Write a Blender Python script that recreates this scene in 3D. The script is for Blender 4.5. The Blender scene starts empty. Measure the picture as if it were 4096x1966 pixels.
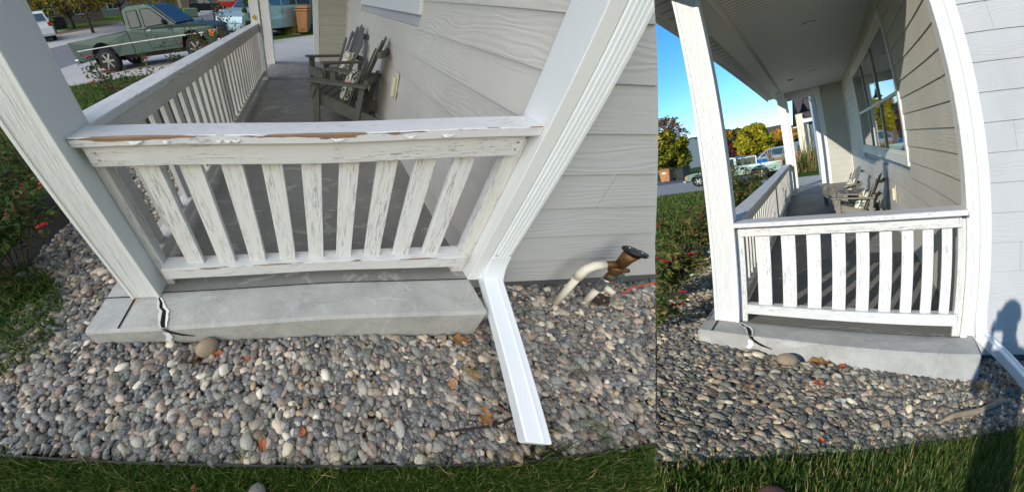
import bpy, bmesh, math, random
import numpy as np
from mathutils import Matrix, Vector, Euler
from math import radians as RD, sin, cos, pi
random.seed(7); rng = np.random.default_rng(7)

# The picture is a diptych: two photographs of one porch, taken at different times. The place is built
# twice, rigidly and at real size, left (in soft shade) and right (in low sun), and one wide lens sees both.
sc = bpy.context.scene
# ------------------------------------------------------------------ camera
RC = [[0.4261847427859523, 0.8851024487323632, -0.18697652329599784], [-0.03287156730085038, -0.1913987033258912, -0.9809617711350089], [-0.9040387298556795, 0.42421715148323813, -0.05247650243478531]]
CL = Vector((1.1101008166898636, -1.0399068429958762, 1.3261983467596932))
CR = Vector((0.6833366133091164, -4.211253653866916, 1.5474009655779892))
T_LEFT = Matrix(((0.39204532663811653, -0.6691338058243098, 0.6313164117647772, -1.2849608290925838),
                 (0.9075427398154158, 0.3936236543934955, -0.14637825695645046, -4.615259056370916),
                 (-0.15055443291031698, 0.6303335375850988, 0.7615858416004764, 1.3600058395664127), (0, 0, 0, 1)))
cam = bpy.data.cameras.new('camera'); cam_ob = bpy.data.objects.new('camera', cam); sc.collection.objects.link(cam_ob); sc.camera = cam_ob
right, down, fwd = (Vector(r).normalized() for r in RC)
mw = Matrix((right, -down, -fwd)).transposed().to_4x4(); mw.translation = CR; cam_ob.matrix_world = mw
cam.type = 'PANO'; cam.panorama_type = 'FISHEYE_LENS_POLYNOMIAL'
cam.fisheye_fov = RD(340); cam.sensor_width = 40.96; cam.sensor_fit = 'HORIZONTAL'
cam.fisheye_polynomial_k0 = 0
cam.fisheye_polynomial_k1 = -0.101197722; cam.fisheye_polynomial_k2 = 0.0030444367
cam.fisheye_polynomial_k3 = -0.00002609203; cam.fisheye_polynomial_k4 = -0.000000803086
cam.shift_x = (2048 - 1311.46) / 4096; cam.shift_y = -.00476
cam.clip_start = .01; cam.clip_end = 3000
# ------------------------------------------------------------------ world, suns, exposure
SUN = Vector((sin(RD(16.5)) * cos(RD(17.5)), cos(RD(16.5)) * cos(RD(17.5)), -sin(RD(17.5)))).normalized()       # travel direction of the light on the sunny porch
W = bpy.data.worlds.new('World'); sc.world = W; W.use_nodes = True
nt = W.node_tree; bg = nt.nodes['Background']; sky = nt.nodes.new('ShaderNodeTexSky'); sky.sky_type = 'NISHITA'; sky.sun_disc = False
sky.sun_elevation = math.asin(-SUN.z); sky.sun_rotation = math.atan2(-SUN.x, -SUN.y); sky.altitude = 1400; sky.air_density = 1.0; sky.dust_density = 0; sky.ozone_density = 4
hs = nt.nodes.new('ShaderNodeHueSaturation'); hs.inputs['Saturation'].default_value = 1.22; nt.links.new(sky.outputs[0], hs.inputs['Color']); nt.links.new(hs.outputs[0], bg.inputs[0]); bg.inputs[1].default_value = 0.15
COL = {'left': bpy.data.collections.new('shaded porch'), 'right': bpy.data.collections.new('sunny porch')}
for c in COL.values(): sc.collection.children.link(c)
def sun(name, strength, angle, col, d, coll):
    l = bpy.data.lights.new(name, 'SUN'); l.energy = strength; l.angle = RD(angle); l.color = col
    o = bpy.data.objects.new(name, l); sc.collection.objects.link(o); o.rotation_euler = d.to_track_quat('-Z', 'Y').to_euler()
    o.light_linking.receiver_collection = COL[coll]; o.light_linking.blocker_collection = COL[coll]
sun('low_sun', 3.1, .5, (1, .95, .86), SUN, 'right')
dL = T_LEFT.to_3x3() @ Vector((.62, .50, -.62)).normalized()
sun('overcast_light', 3.0, 100, (1, .915, .79), dL, 'left')
sc.view_settings.view_transform = 'Standard'; sc.view_settings.look = 'None'; sc.view_settings.gamma = 1; sc.view_settings.use_curve_mapping = False
sc.view_settings.exposure = 0.5
sc.cycles.max_bounces = 6; sc.cycles.diffuse_bounces = 4; sc.cycles.transparent_max_bounces = 6; sc.cycles.caustics_reflective = False; sc.cycles.caustics_refractive = False
sc.cycles.use_denoising = True
sc.render.film_transparent = False

# ------------------------------------------------------------------ materials
def s2l(c): return tuple(((v / 255 + .055) / 1.055) ** 2.4 if v > 10 else v / 255 / 12.92 for v in c)
class N:
    def __init__(s, name, rough=.7, base=(.5, .5, .5), metal=0, spec=.4):
        s.m = bpy.data.materials.new(name); s.m.use_nodes = True; s.t = s.m.node_tree; s.p = s.t.nodes['Principled BSDF']
        s.p.inputs['Roughness'].default_value = rough; s.p.inputs['Base Color'].default_value = (*base, 1); s.p.inputs['Metallic'].default_value = metal
        s.p.inputs['Specular IOR Level'].default_value = spec
        tc = s.t.nodes.new('ShaderNodeTexCoord'); s.co = tc.outputs['Object']
    def n(s, typ, ins=None, **kw):
        x = s.t.nodes.new('ShaderNode' + typ)
        for k, v in kw.items(): setattr(x, k, v)
        for k, v in (ins or {}).items():
            if hasattr(v, 'is_output') or isinstance(v, bpy.types.NodeSocket): s.t.links.new(v, x.inputs[k])
            else: x.inputs[k].default_value = v
        return x
    def scale(s, v, loc=(0, 0, 0), co=None): return s.n('Mapping', {'Vector': co or s.co, 'Scale': v, 'Location': loc}).outputs[0]
    def noise(s, sc_=5, det=6, rough=.55, vec=None, dist=0): return s.n('TexNoise', {'Vector': vec or s.co, 'Scale': sc_, 'Detail': det, 'Roughness': rough, 'Distortion': dist}).outputs[0]
    def ramp(s, f, stops, interp='LINEAR'):
        r = s.n('ValToRGB', {'Fac': f}); cr = r.color_ramp; cr.interpolation = interp
        while len(cr.elements) < len(stops): cr.elements.new(.5)
        for e, (p, c) in zip(cr.elements, stops): e.position = p; e.color = (*c, 1) if len(c) == 3 else c
        return r.outputs[0]
    def mix(s, f, a, b, mode='MIX'):
        x = s.n('Mix', data_type='RGBA', blend_type=mode)
        for i, v in ((0, f), (6, a), (7, b)):
            if isinstance(v, bpy.types.NodeSocket): s.t.links.new(v, x.inputs[i])
            else: x.inputs[i].default_value = v if i == 0 else (*v, 1)
        return x.outputs[2]
    def math(s, op, a, b=0, clamp=False):
        x = s.n('Math', operation=op, use_clamp=clamp)
        for i, v in ((0, a), (1, b)):
            if isinstance(v, bpy.types.NodeSocket): s.t.links.new(v, x.inputs[i])
            else: x.inputs[i].default_value = v
        return x.outputs[0]
    def sep(s, co=None): return s.n('SeparateXYZ', {0: co or s.co}).outputs
    def base(s, c): s.t.links.new(c, s.p.inputs['Base Color']); return s
    def rough(s, c): s.t.links.new(c, s.p.inputs['Roughness']); return s
    def bump(s, h, st=.3, d=.01):
        prev = s.p.inputs['Normal'].links[0].from_socket if s.p.inputs['Normal'].links else None
        b = s.n('Bump', {'Height': h, 'Strength': st, 'Distance': d})
        if prev: s.t.links.new(prev, b.inputs['Normal'])
        s.t.links.new(b.outputs[0], s.p.inputs['Normal']); return s
M = {}
def flat(name, c, rough=.6, metal=0, var=.12, sc_=8, bump=0, spec=.4):
    a = N(name, rough, s2l(c), metal, spec); b = s2l(c)
    a.base(a.mix(a.ramp(a.noise(sc_), [(.3, (0,) * 3), (.7, (1,) * 3)]), tuple(v * (1 - var) for v in b), tuple(min(1, v * (1 + var)) for v in b)))
    if bump: a.bump(a.noise(sc_ * 12, 4), bump, .004)
    M[name] = a.m; return a.m

def paint(name, grain=(1, 1, 1), c=(226, 226, 223), crack=0., peel=None, dirt=.25, bump=.5, dist=.0035):
    """white exterior paint over sawn timber; grain = scale (small along the board)"""
    a = N(name, .5, spec=.35); w = s2l(c); g = a.scale(grain)
    fine = a.noise(14, 8, .65, g); streak = a.noise(34, 4, .6, g, .4); big = a.noise(2.2, 5, .6)
    col = a.mix(a.ramp(big, [(.35, (0,) * 3), (.75, (1,) * 3)]), tuple(v * (1 - dirt * .35) for v in w), w)
    col = a.mix(a.math('MULTIPLY', a.ramp(streak, [(.5, (0,) * 3), (.85, (1,) * 3)]), .6 * dirt), col, s2l((160, 156, 150)))
    if crack:
        cr = a.noise(66, 6, .7, g, .4)
        th = .36 + .075 * crack; k = a.ramp(cr, [(.0, (1,) * 3), (th, (1,) * 3), (th + .025, (0,) * 3)])
        patch = a.ramp(a.noise(7, 4, .6, a.scale(grain, (3, 1, 7))), [(.42, (0,) * 3), (.62, (1,) * 3)])
        k = a.math('MULTIPLY', k, patch); col = a.mix(a.math('MULTIPLY', k, .62), col, s2l((126, 118, 112)))
        a.bump(a.math('MULTIPLY', k, -1), .7, .003)
    if peel:
        ax, pos, wid, amt = peel            # paint lost along the edge at coordinate pos on axis ax
        dz = a.math('DIVIDE', a.math('ABSOLUTE', a.math('SUBTRACT', a.sep()[2], pos)), wid); dy = a.math('DIVIDE', a.math('ABSOLUTE', a.math('SUBTRACT', a.sep()[1], ax)), .007)
        d = a.math('MAXIMUM', dz, dy); nn = a.noise(2.6, 8, .62, a.scale((.9, 9, 9), (5.1, 0, 0)))
        f = a.math('SUBTRACT', a.math('ADD', nn, amt), a.math('MULTIPLY', d, .10))
        k = a.ramp(f, [(.60, (0,) * 3), (.612, (1,) * 3)]); wood = a.mix(a.noise(30, 6, .6, a.scale((.3, 6, 6))), s2l((112, 84, 64)), s2l((172, 142, 114)))
        col = a.mix(k, col, wood); a.bump(a.math('MULTIPLY', k, -1), 1, .004)
    a.base(col); a.bump(fine, bump, dist); a.bump(streak, bump * .7, dist * .6); M[name] = a.m; return a.m

flat('white_trim', (226, 227, 225), .5, var=.03, sc_=3, bump=.25)
paint('post_paint', (3, 3, .35), (228, 228, 226), 0, None, .10, 1.0, .012)
paint('cap_paint', (.25, 2, 2), (228, 227, 228), .35, (-.056, .9235, .010, .16), .3, .6)
paint('side_cap_paint', (2, .25, 2), (232, 232, 232), .75, None, .25, .6)
paint('fascia_paint', (.22, 2, 2), (222, 221, 218), .5, None, .22, 1.)
paint('rail_paint', (.22, 2, 2), (224, 224, 222), .3, (-.042, .172, .008, .10), .35, .6)
paint('side_rail_paint', (2, .22, 2), (222, 219, 210), .15, None, .3, .6)
paint('baluster_paint', (2.4, 2.4, .2), (230, 229, 227), .8, None, .08, 1.2)
paint('side_baluster_paint', (2.4, 2.4, .25), (222, 221, 215), .3, None, .4, .6)
paint('sunny_cap_paint', (.25, 2, 2), (224, 222, 220), .3, None, .2, .6)
paint('sunny_baluster_paint', (2.4, 2.4, .2), (226, 225, 222), .35, None, .07, 1.0)
paint('nailer_paint', (2.4, 2.4, .3), (222, 220, 215), .7, None, .25, 1.2)

def siding(name, c, ax):
    a = N(name, .62, spec=.3); b = s2l(c); gs = (.55, 1, 3.4) if ax == 0 else (1, .55, 3.4)
    v = a.scale(gs); warp = a.noise(2.1, 2, .5, v, 0)
    rings = a.n('TexWave', {'Vector': v, 'Scale': 3.2, 'Distortion': 26, 'Detail': 2.5, 'Detail Scale': .55, 'Detail Roughness': .55}, wave_type='BANDS', bands_direction='Z').outputs[1]
    mask = a.ramp(a.noise(1.7, 3, .5, a.scale(gs, (9, 4, 2))), [(.38, (0,) * 3), (.6, (1,) * 3)])
    fine = a.noise(40, 5, .6, a.scale((.4, .4, 4) if True else gs))
    h = a.math('MULTIPLY', rings, mask)
    a.bump(h, .5, .0028); a.bump(fine, .3, .002)
    a.base(a.mix(a.ramp(a.noise(1.4, 5), [(.3, (0,) * 3), (.7, (1,) * 3)]), tuple(x * .90 for x in b), tuple(x * 1.05 for x in b))); M[name] = a.m
siding('siding_porch', (212, 206, 195), 1); siding('siding_side', (186, 187, 188), 0); siding('siding_back', (184, 182, 170), 0)

def concrete(name, c, dark=.75, blot=1.6, bump=.25, spots=0., rough=.8, rust=None):
    a = N(name, rough); b = s2l(c)
    n1 = a.noise(blot, 9, .68, dist=.6); n2 = a.noise(60, 5, .7)
    col = a.mix(a.ramp(n1, [(.33, (0,) * 3), (.62, (1,) * 3)]), tuple(v * dark for v in b), b)
    col = a.mix(a.math('MULTIPLY', a.ramp(n2, [(.42, (0,) * 3), (.72, (1,) * 3)]), .4), col, tuple(min(1, v * 1.3) for v in b))
    if spots:
        k = a.ramp(a.noise(3.4, 10, .72, a.scale((1, 1.6, 1), (3, 8, 1)), 1.2), [(.56, (0,) * 3), (.60, (1,) * 3)])
        col = a.mix(a.math('MULTIPLY', k, spots), col, tuple(min(1, v * 2.1) for v in b))
    if rust:
        X = a.sep(); dx = a.math('SUBTRACT', X[0], rust[0]); dy = a.math('MULTIPLY', a.math('SUBTRACT', X[1], rust[1]), 1.2); r2 = a.math('SQRT', a.math('ADD', a.math('MULTIPLY', dx, dx), a.math('MULTIPLY', dy, dy)))
        k = a.ramp(a.math('ADD', a.math('MULTIPLY', r2, 9), a.math('MULTIPLY', a.noise(22, 5), .8)), [(.35, (1,) * 3), (.95, (0,) * 3)]); col = a.mix(a.math('MULTIPLY', k, .55), col, s2l((178, 140, 92)))
    a.base(col); a.bump(n2, bump, .003); a.bump(n1, .2, .006); M[name] = a.m
concrete('slab_concrete', (176, 176, 170), .70, 4.5, .35, .12, .8, (.03, -.01))
concrete('floor_concrete', (138, 136, 130), .74, 1.5, .2, .42, .62)
concrete('drive_concrete', (172, 169, 164), .88, .6, .2)
concrete('walk_concrete', (176, 174, 169), .85, .9, .2, .15)
concrete('asphalt', (112, 110, 112), .9, .5, .3)
concrete('foundation', (92, 96, 98), .8, 4)
concrete('soil', (40, 32, 26), .6, 6, .8)
concrete('far_soil', (120, 100, 84), .7, 1, .8)
def lawnmat(name, c1, c2):
    a = N(name, .9, spec=.1); v = a.noise(1.2, 6, .7); f = a.noise(70, 4, .7)
    a.base(a.mix(f, a.mix(v, s2l(c1), s2l(c2)), tuple(x * .45 for x in s2l(c1)))); a.bump(f, .9, .03); M[name] = a.m
lawnmat('lawn_turf', (66, 96, 30), (96, 122, 46))
lawnmat('far_turf', (74, 100, 34), (112, 124, 52))

def attr(name, rough=.6, trans=0., speck=0., bump=0., spec=.4):
    a = N(name, rough, spec=spec); c = a.n('Attribute', attribute_name='col').outputs[0]
    if speck:
        k = a.ramp(a.noise(speck, 5, .7), [(.46, (0,) * 3), (.62, (1,) * 3)]); c = a.mix(a.math('MULTIPLY', k, .35), c, s2l((205, 200, 192)))
        k2 = a.ramp(a.noise(speck * .45, 4, .6, a.scale((1, 1, 2.5))), [(.55, (0,) * 3), (.7, (1,) * 3)]); c = a.mix(a.math('MULTIPLY', k2, .4), c, s2l((70, 66, 62)))
    a.base(c)
    if bump: a.bump(a.noise(speck or 50), bump, .002)
    if trans:
        tr = a.n('BsdfTranslucent', {'Color': c}); ms = a.n('MixShader', {0: trans}); a.t.links.new(a.p.outputs[0], ms.inputs[1]); a.t.links.new(tr.outputs[0], ms.inputs[2])
        a.t.links.new(ms.outputs[0], a.t.nodes['Material Output'].inputs[0])
    M[name] = a.m
attr('pebble', .6, 0, 120, .25, .35); attr('leafy', .55, .35, spec=.25); attr('petal', .55, .25)
flat('chair_paint', (98, 98, 92), .55, var=.12, sc_=12, bump=.3); flat('chair_paint_sunny', (124, 122, 113), .55, var=.12, sc_=12, bump=.3)  # same chair paint twice; sunny copy has the sunlight put into its lighter colour
flat('black_plastic', (26, 27, 30), .45); flat('rubber', (34, 34, 35), .85, sc_=40); flat('dark_metal', (48, 46, 44), .45, .3)
flat('galvanised', (168, 172, 172), .3, .9, .2, 30); flat('brass', (118, 88, 56), .45, .7, .35, 30, .4); flat('pvc', (222, 214, 196), .45, var=.06, sc_=14)
flat('teal_handle', (42, 92, 88), .5); flat('chrome', (200, 202, 205), .15, 1); flat('rim_silver', (182, 184, 186), .3, .7)
flat('spout_paint', (232, 236, 238), .32, var=.03, sc_=3, spec=.5); flat('outlet_cream', (222, 214, 190), .45, var=.03)
flat('bin_tan', (176, 124, 84), .6, var=.08, sc_=4); flat('bin_dark', (58, 60, 60), .6); flat('rock_tan', (150, 134, 112), .8, var=.2, sc_=14, bump=.5)
flat('wood_dark', (66, 52, 42), .9, var=.3, sc_=9, bump=.6); flat('bark', (82, 70, 60), .95, var=.3, sc_=9, bump=.8); flat('leaf_orange', (172, 92, 54), .6, var=.25, sc_=30)
flat('leaf_brown', (136, 98, 58), .7, var=.25, sc_=30, bump=.3); flat('leaf_tan', (168, 132, 92), .7, var=.2, sc_=30); flat('white_flake', (228, 226, 224), .7, var=.05, sc_=20, bump=.5)
flat('red_wire', (214, 70, 52), .5); flat('straw', (176, 150, 98), .8, var=.3, sc_=30); flat('edging', (46, 46, 44), .6, var=.3, sc_=20); flat('crack_dark', (18, 16, 14), 1)
flat('crate_blue', (34, 104, 192), .5); flat('cardboard', (168, 122, 80), .8); flat('light_red', (170, 30, 26), .25); flat('light_amber', (226, 120, 48), .25); flat('light_clear', (214, 214, 208), .15)
flat('shoe_brown', (112, 82, 74), .9, var=.15, sc_=30, bump=.3); flat('shoe_grey', (128, 126, 120), .8); flat('skin', (188, 140, 114), .6); flat('jeans', (52, 62, 84), .9, bump=.3); flat('jacket', (64, 66, 70), .9, bump=.3)
flat('bronze', (56, 48, 42), .45, .4); flat('pot_red', (120, 46, 36), .5); flat('utility_green', (96, 122, 100), .6); flat('cone_orange', (236, 104, 40), .6); flat('vest_green', (90, 190, 90), .7)
flat('badge_yellow', (186, 160, 44), .35, .3); flat('house_brown', (112, 98, 86), .85, bump=.2); flat('house_grey', (126, 122, 116), .85, bump=.2); flat('house_blue', (92, 108, 118), .8, bump=.2); flat('house_cream', (222, 212, 190), .7)
flat('fascia_white', (228, 228, 226), .5, var=.03); flat('mountain_blue', (108, 130, 168), 1, var=.08, sc_=.01)
def shingle():
    a = N('shingle', .9); b = a.n('TexBrick', {'Vector': a.scale((1, 1, 1)), 'Scale': 3.0, 'Color1': (*s2l((108, 96, 84)), 1), 'Color2': (*s2l((86, 77, 68)), 1), 'Mortar': (*s2l((56, 50, 45)), 1), 'Mortar Size': .02}).outputs[0]
    a.base(b); a.bump(a.noise(30), .5, .01); M['shingle'] = a.m
shingle()
def carpaint(name, c, fade=.0, metal=.45, rough=.32):
    a = N(name, rough, metal=metal, spec=.5); b = s2l(c); col = a.mix(a.noise(1.2, 5), tuple(v * .85 for v in b), tuple(v * 1.12 for v in b))
    if fade:
        k = a.ramp(a.noise(2.1, 6, .6, a.scale((1.2, 1, 2), (2.2, 1, .4)), .8), [(.56, (0,) * 3), (.72, (1,) * 3)]); col = a.mix(a.math('MULTIPLY', k, fade), col, s2l((176, 182, 176)))
    a.base(col); M[name] = a.m
carpaint('truck_green', (72, 90, 86), .14); carpaint('truck_green_sunny', (122, 142, 134), .3); carpaint('van_blue', (158, 180, 182)); carpaint('van_silver', (176, 184, 188)); carpaint('paint_dark', (34, 38, 50)); carpaint('paint_red', (160, 34, 30)); carpaint('paint_white', (222, 224, 226), 0, .1)  # one truck green in two tones: sunlight painted into the paler sunny copy
def glass(name, c, rough=.06, spec=.6):
    a = N(name, rough, s2l(c), spec=spec); a.p.inputs['Coat Weight'].default_value = .25; a.p.inputs['Coat Roughness'].default_value = .03; M[name] = a.m
glass('car_glass', (54, 66, 72)); glass('house_glass', (40, 44, 46)); glass('window_glass', (30, 38, 38), .03, 1.); glass('screen_glass', (10, 11, 14), .08)
def beadboard():
    a = N('beadboard', .5, s2l((226, 226, 222))); y = a.sep()[1]; s = a.math('PINGPONG', a.math('MULTIPLY', y, 1), .06); k = a.ramp(a.math('MULTIPLY', s, 16.6), [(.08, (0,) * 3), (.26, (1,) * 3)])
    a.bump(k, .9, .006); a.base(a.mix(k, s2l((132, 132, 130)), s2l((232, 232, 228)))); M['beadboard'] = a.m
beadboard()
def floral(name, base):
    a = N(name, .85, spec=.1); v = a.n('TexVoronoi', {'Vector': a.scale((1, 1, 1)), 'Scale': 26, 'Randomness': 1}).outputs[1]
    h = a.sep(v)[0]; col = a.ramp(h, [(0, s2l(base)), (.40, s2l(base)), (.5, s2l((74, 104, 84))), (.6, s2l((52, 84, 104))), (.72, s2l((196, 152, 96))), (.82, s2l(base)), (.93, s2l((40, 74, 62)))], 'CONSTANT')
    a.base(a.mix(a.ramp(a.noise(60, 3), [(.5, (0,) * 3), (.6, (1,) * 3)]), col, s2l(base))); a.bump(a.noise(200, 2), .3, .002); M[name] = a.m
floral('floral_cloth', (222, 222, 208))

# ------------------------------------------------------------------ mesh helpers
XF = {'left': T_LEFT, 'right': Matrix.Identity(4)}; PLACE = 'left'; ROOT = {}
class MB:
    def __init__(s): s.bm = bmesh.new()
    def box(s, x0, x1, y0, y1, z0, z1, bev=.003, M4=None):
        g = bmesh.ops.create_cube(s.bm, size=1); vs = g['verts']
        for v in vs: v.co = Vector(((x0 + x1) / 2 + v.co.x * (x1 - x0), (y0 + y1) / 2 + v.co.y * (y1 - y0), (z0 + z1) / 2 + v.co.z * (z1 - z0)))
        if bev:
            es = list({e for v in vs for e in v.link_edges}); r = bmesh.ops.bevel(s.bm, geom=es, offset=min(bev, .4 * min(x1 - x0, y1 - y0, z1 - z0)), segments=1, affect='EDGES'); vs = list({v for f in r['faces'] for v in f.verts} | {v for v in vs if v.is_valid})
        if M4 is not None: bmesh.ops.transform(s.bm, matrix=M4, verts=[v for v in vs if v.is_valid])
        return s
    def beam(s, a, b, w, t, up=(0, 0, 1), bev=.003):     # rectangular bar from a to b, width w (sideways), thickness t (along up)
        a, b = Vector(a), Vector(b); d = (b - a); L = d.length; z = d.normalized(); x = Vector(up).cross(z)
        if x.length < 1e-4: x = Vector((1, 0, 0))
        x.normalize(); y = z.cross(x); m = Matrix((x, y, z)).transposed().to_4x4(); m.translation = a
        return s.box(-w / 2, w / 2, -t / 2, t / 2, 0, L, bev, m)
    def tube(s, pts, r, seg=10, close=True):
        pts = [Vector(p) for p in pts]; n = len(pts); rs = r if isinstance(r, (list, tuple)) else [r] * n; rings = []; prev = None
        for i, p in enumerate(pts):
            d = (pts[min(i + 1, n - 1)] - pts[max(i - 1, 0)]).normalized()
            u = (prev - d * prev.dot(d)) if prev is not None else d.orthogonal()
            if u.length < 1e-6: u = d.orthogonal()
            u.normalize(); prev = u; w = d.cross(u)
            rings.append([s.bm.verts.new(p + (u * cos(2 * pi * k / seg) + w * sin(2 * pi * k / seg)) * rs[i]) for k in range(seg)])
        for a, b in zip(rings, rings[1:]):
            for k in range(seg): f = s.bm.faces.new((a[k], a[(k + 1) % seg], b[(k + 1) % seg], b[k])); f.smooth = True
        if close:
            s.bm.faces.new(rings[0][::-1]); s.bm.faces.new(rings[-1])
        return s
    def lathe(s, prof, M4=None, seg=20):
        M4 = M4 or Matrix.Identity(4); rings = [[s.bm.verts.new(M4 @ Vector((r * cos(2 * pi * k / seg), r * sin(2 * pi * k / seg), z))) for k in range(seg)] for r, z in prof]
        for a, b in zip(rings, rings[1:]):
            for k in range(seg): f = s.bm.faces.new((a[k], a[(k + 1) % seg], b[(k + 1) % seg], b[k])); f.smooth = True
        s.bm.faces.new(rings[0][::-1]); s.bm.faces.new(rings[-1]); return s
    def prism(s, out, a0, a1, axis='y', fn=None):        # outline of (u, v) pairs, extruded on axis from a0 to a1
        mk = {'y': lambda u, v, a: (u, a, v), 'x': lambda u, v, a: (a, u, v), 'z': lambda u, v, a: (u, v, a)}[axis]
        A = [s.bm.verts.new(mk(u, v, a0)) for u, v in out]; B = [s.bm.verts.new(mk(u, v, a1)) for u, v in out]
        if fn:
            for v in A + B: v.co = Vector(fn(*v.co))
        n = len(out); fs = [s.bm.faces.new(A), s.bm.faces.new(B[::-1])] + [s.bm.faces.new((A[i], B[i], B[(i + 1) % n], A[(i + 1) % n])) for i in range(n)]
        return s
    def poly(s, vs, fs, smooth=False):
        V = [s.bm.verts.new(v) for v in vs]
        for f in fs:
            x = s.bm.faces.new([V[i] for i in f]); x.smooth = smooth
        return s
    def ball(s, c, r, sub=2, sq=(1, 1, 1), jit=0, rot=None):
        g = bmesh.ops.create_icosphere(s.bm, subdivisions=sub, radius=1)
        m = Matrix.Translation(c) @ (rot.to_4x4() if rot else Matrix.Identity(4))
        for v in g['verts']:
            k = 1 + random.uniform(-jit, jit); v.co = m @ Vector((v.co.x * r * sq[0] * k, v.co.y * r * sq[1] * k, v.co.z * r * sq[2] * k))
            for f in v.link_faces: f.smooth = True
        return s
    def build(s, name, mat, root=None, abs_=False):
        bmesh.ops.recalc_face_normals(s.bm, faces=s.bm.faces)
        if root is not None and abs_: s.bm.transform(Matrix.Translation(-ROOT[root.name]))
        me = bpy.data.meshes.new(name); s.bm.to_mesh(me); s.bm.free(); me.materials.append(M[mat] if isinstance(mat, str) else mat)
        o = bpy.data.objects.new(name, me); COL[PLACE].objects.link(o)
        if root is not None: o.parent = root if 'sub' not in o else root
        else: o.matrix_world = XF[PLACE]
        return o
def thing(name, label, cat, loc=(0, 0, 0), rz=0, group=None):
    o = bpy.data.objects.new(name, None); o.empty_display_size = .1; COL[PLACE].objects.link(o)
    o.matrix_world = XF[PLACE] @ Matrix.Translation(loc) @ Matrix.Rotation(rz, 4, 'Z'); ROOT[o.name] = Vector(loc)
    o['label'] = label; o['category'] = cat
    if group: o['group'] = group
    return o
def tag(o, label, cat, group=None, loc=None):
    o['label'] = label; o['category'] = cat
    if group: o['group'] = group
    return o
def single(mb, name, mat, label, cat, loc=(0, 0, 0), rz=0, group=None, world=True):
    """one-mesh thing; the shape is given in place coordinates (world=True) or around its own base"""
    if world: mb.bm.transform(Matrix.Rotation(-rz, 4, 'Z') @ Matrix.Translation(-Vector(loc)))
    o = mb.build(name, mat); o.matrix_world = XF[PLACE] @ Matrix.Translation(loc) @ Matrix.Rotation(rz, 4, 'Z'); return tag(o, label, cat, group)
def struct(mb, name, mat):
    o = mb.build(name, mat); o['kind'] = 'structure'; return o
def part(mb, name, mat, parent, abs_=False, label=None):
    root = parent
    o = mb.build(name, mat, None)
    off = Matrix.Identity(4)
    if abs_:
        r = parent
        while r.parent: r = r.parent
        o.data.transform(Matrix.Translation(-ROOT[r.name]))
    o.parent = parent; o.matrix_parent_inverse = Matrix.Identity(4); o.matrix_basis = Matrix.Identity(4)
    if label: o['label'] = label
    return o
def dup(root, loc, rz=0, label=None, group=None, s=1):
    r = root.copy(); COL[PLACE].objects.link(r); r.matrix_world = XF[PLACE] @ Matrix.Translation(loc) @ Matrix.Rotation(rz, 4, 'Z') @ Matrix.Scale(s, 4); ROOT[r.name] = Vector(loc)
    if label: r['label'] = label
    if group: r['group'] = group
    def rec(a, b):
        for ch in [o for o in bpy.data.objects if o.parent == a]:
            c = ch.copy(); COL[PLACE].objects.link(c); c.parent = b; rec(ch, c)
    rec(root, r); return r
def raw_mesh(name, V, F, mat, cols=None, smooth=False, lab=None, cat=None, kind=None, parent=None, loc=None, rz=0, group=None):
    """numpy vertices/faces (all faces with the same corner count)"""
    me = bpy.data.meshes.new(name); V = np.asarray(V, np.float32); F = np.asarray(F, np.int32); k = F.shape[1]
    me.vertices.add(len(V)); me.vertices.foreach_set('co', V.ravel()); me.loops.add(F.size); me.loops.foreach_set('vertex_index', F.ravel())
    me.polygons.add(len(F)); me.polygons.foreach_set('loop_start', np.arange(0, F.size, k, dtype=np.int32)); me.polygons.foreach_set('loop_total', np.full(len(F), k, np.int32))
    me.polygons.foreach_set('use_smooth', np.full(len(F), smooth)); me.update(calc_edges=True)
    if cols is not None:
        a = me.color_attributes.new('col', 'FLOAT_COLOR', 'POINT'); c = np.ones((len(V), 4), np.float32); c[:, :3] = cols; a.data.foreach_set('color', c.ravel())
    me.materials.append(M[mat]); o = bpy.data.objects.new(name, me); COL[PLACE].objects.link(o)
    if parent is not None: o.parent = parent
    else:
        if loc is not None: me.transform(Matrix.Translation(-Vector(loc))); o.matrix_world = XF[PLACE] @ Matrix.Translation(loc)
        else: o.matrix_world = XF[PLACE]
    if lab: o['label'] = lab; o['category'] = cat
    if kind: o['kind'] = kind
    if group: o['group'] = group
    return o

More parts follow.
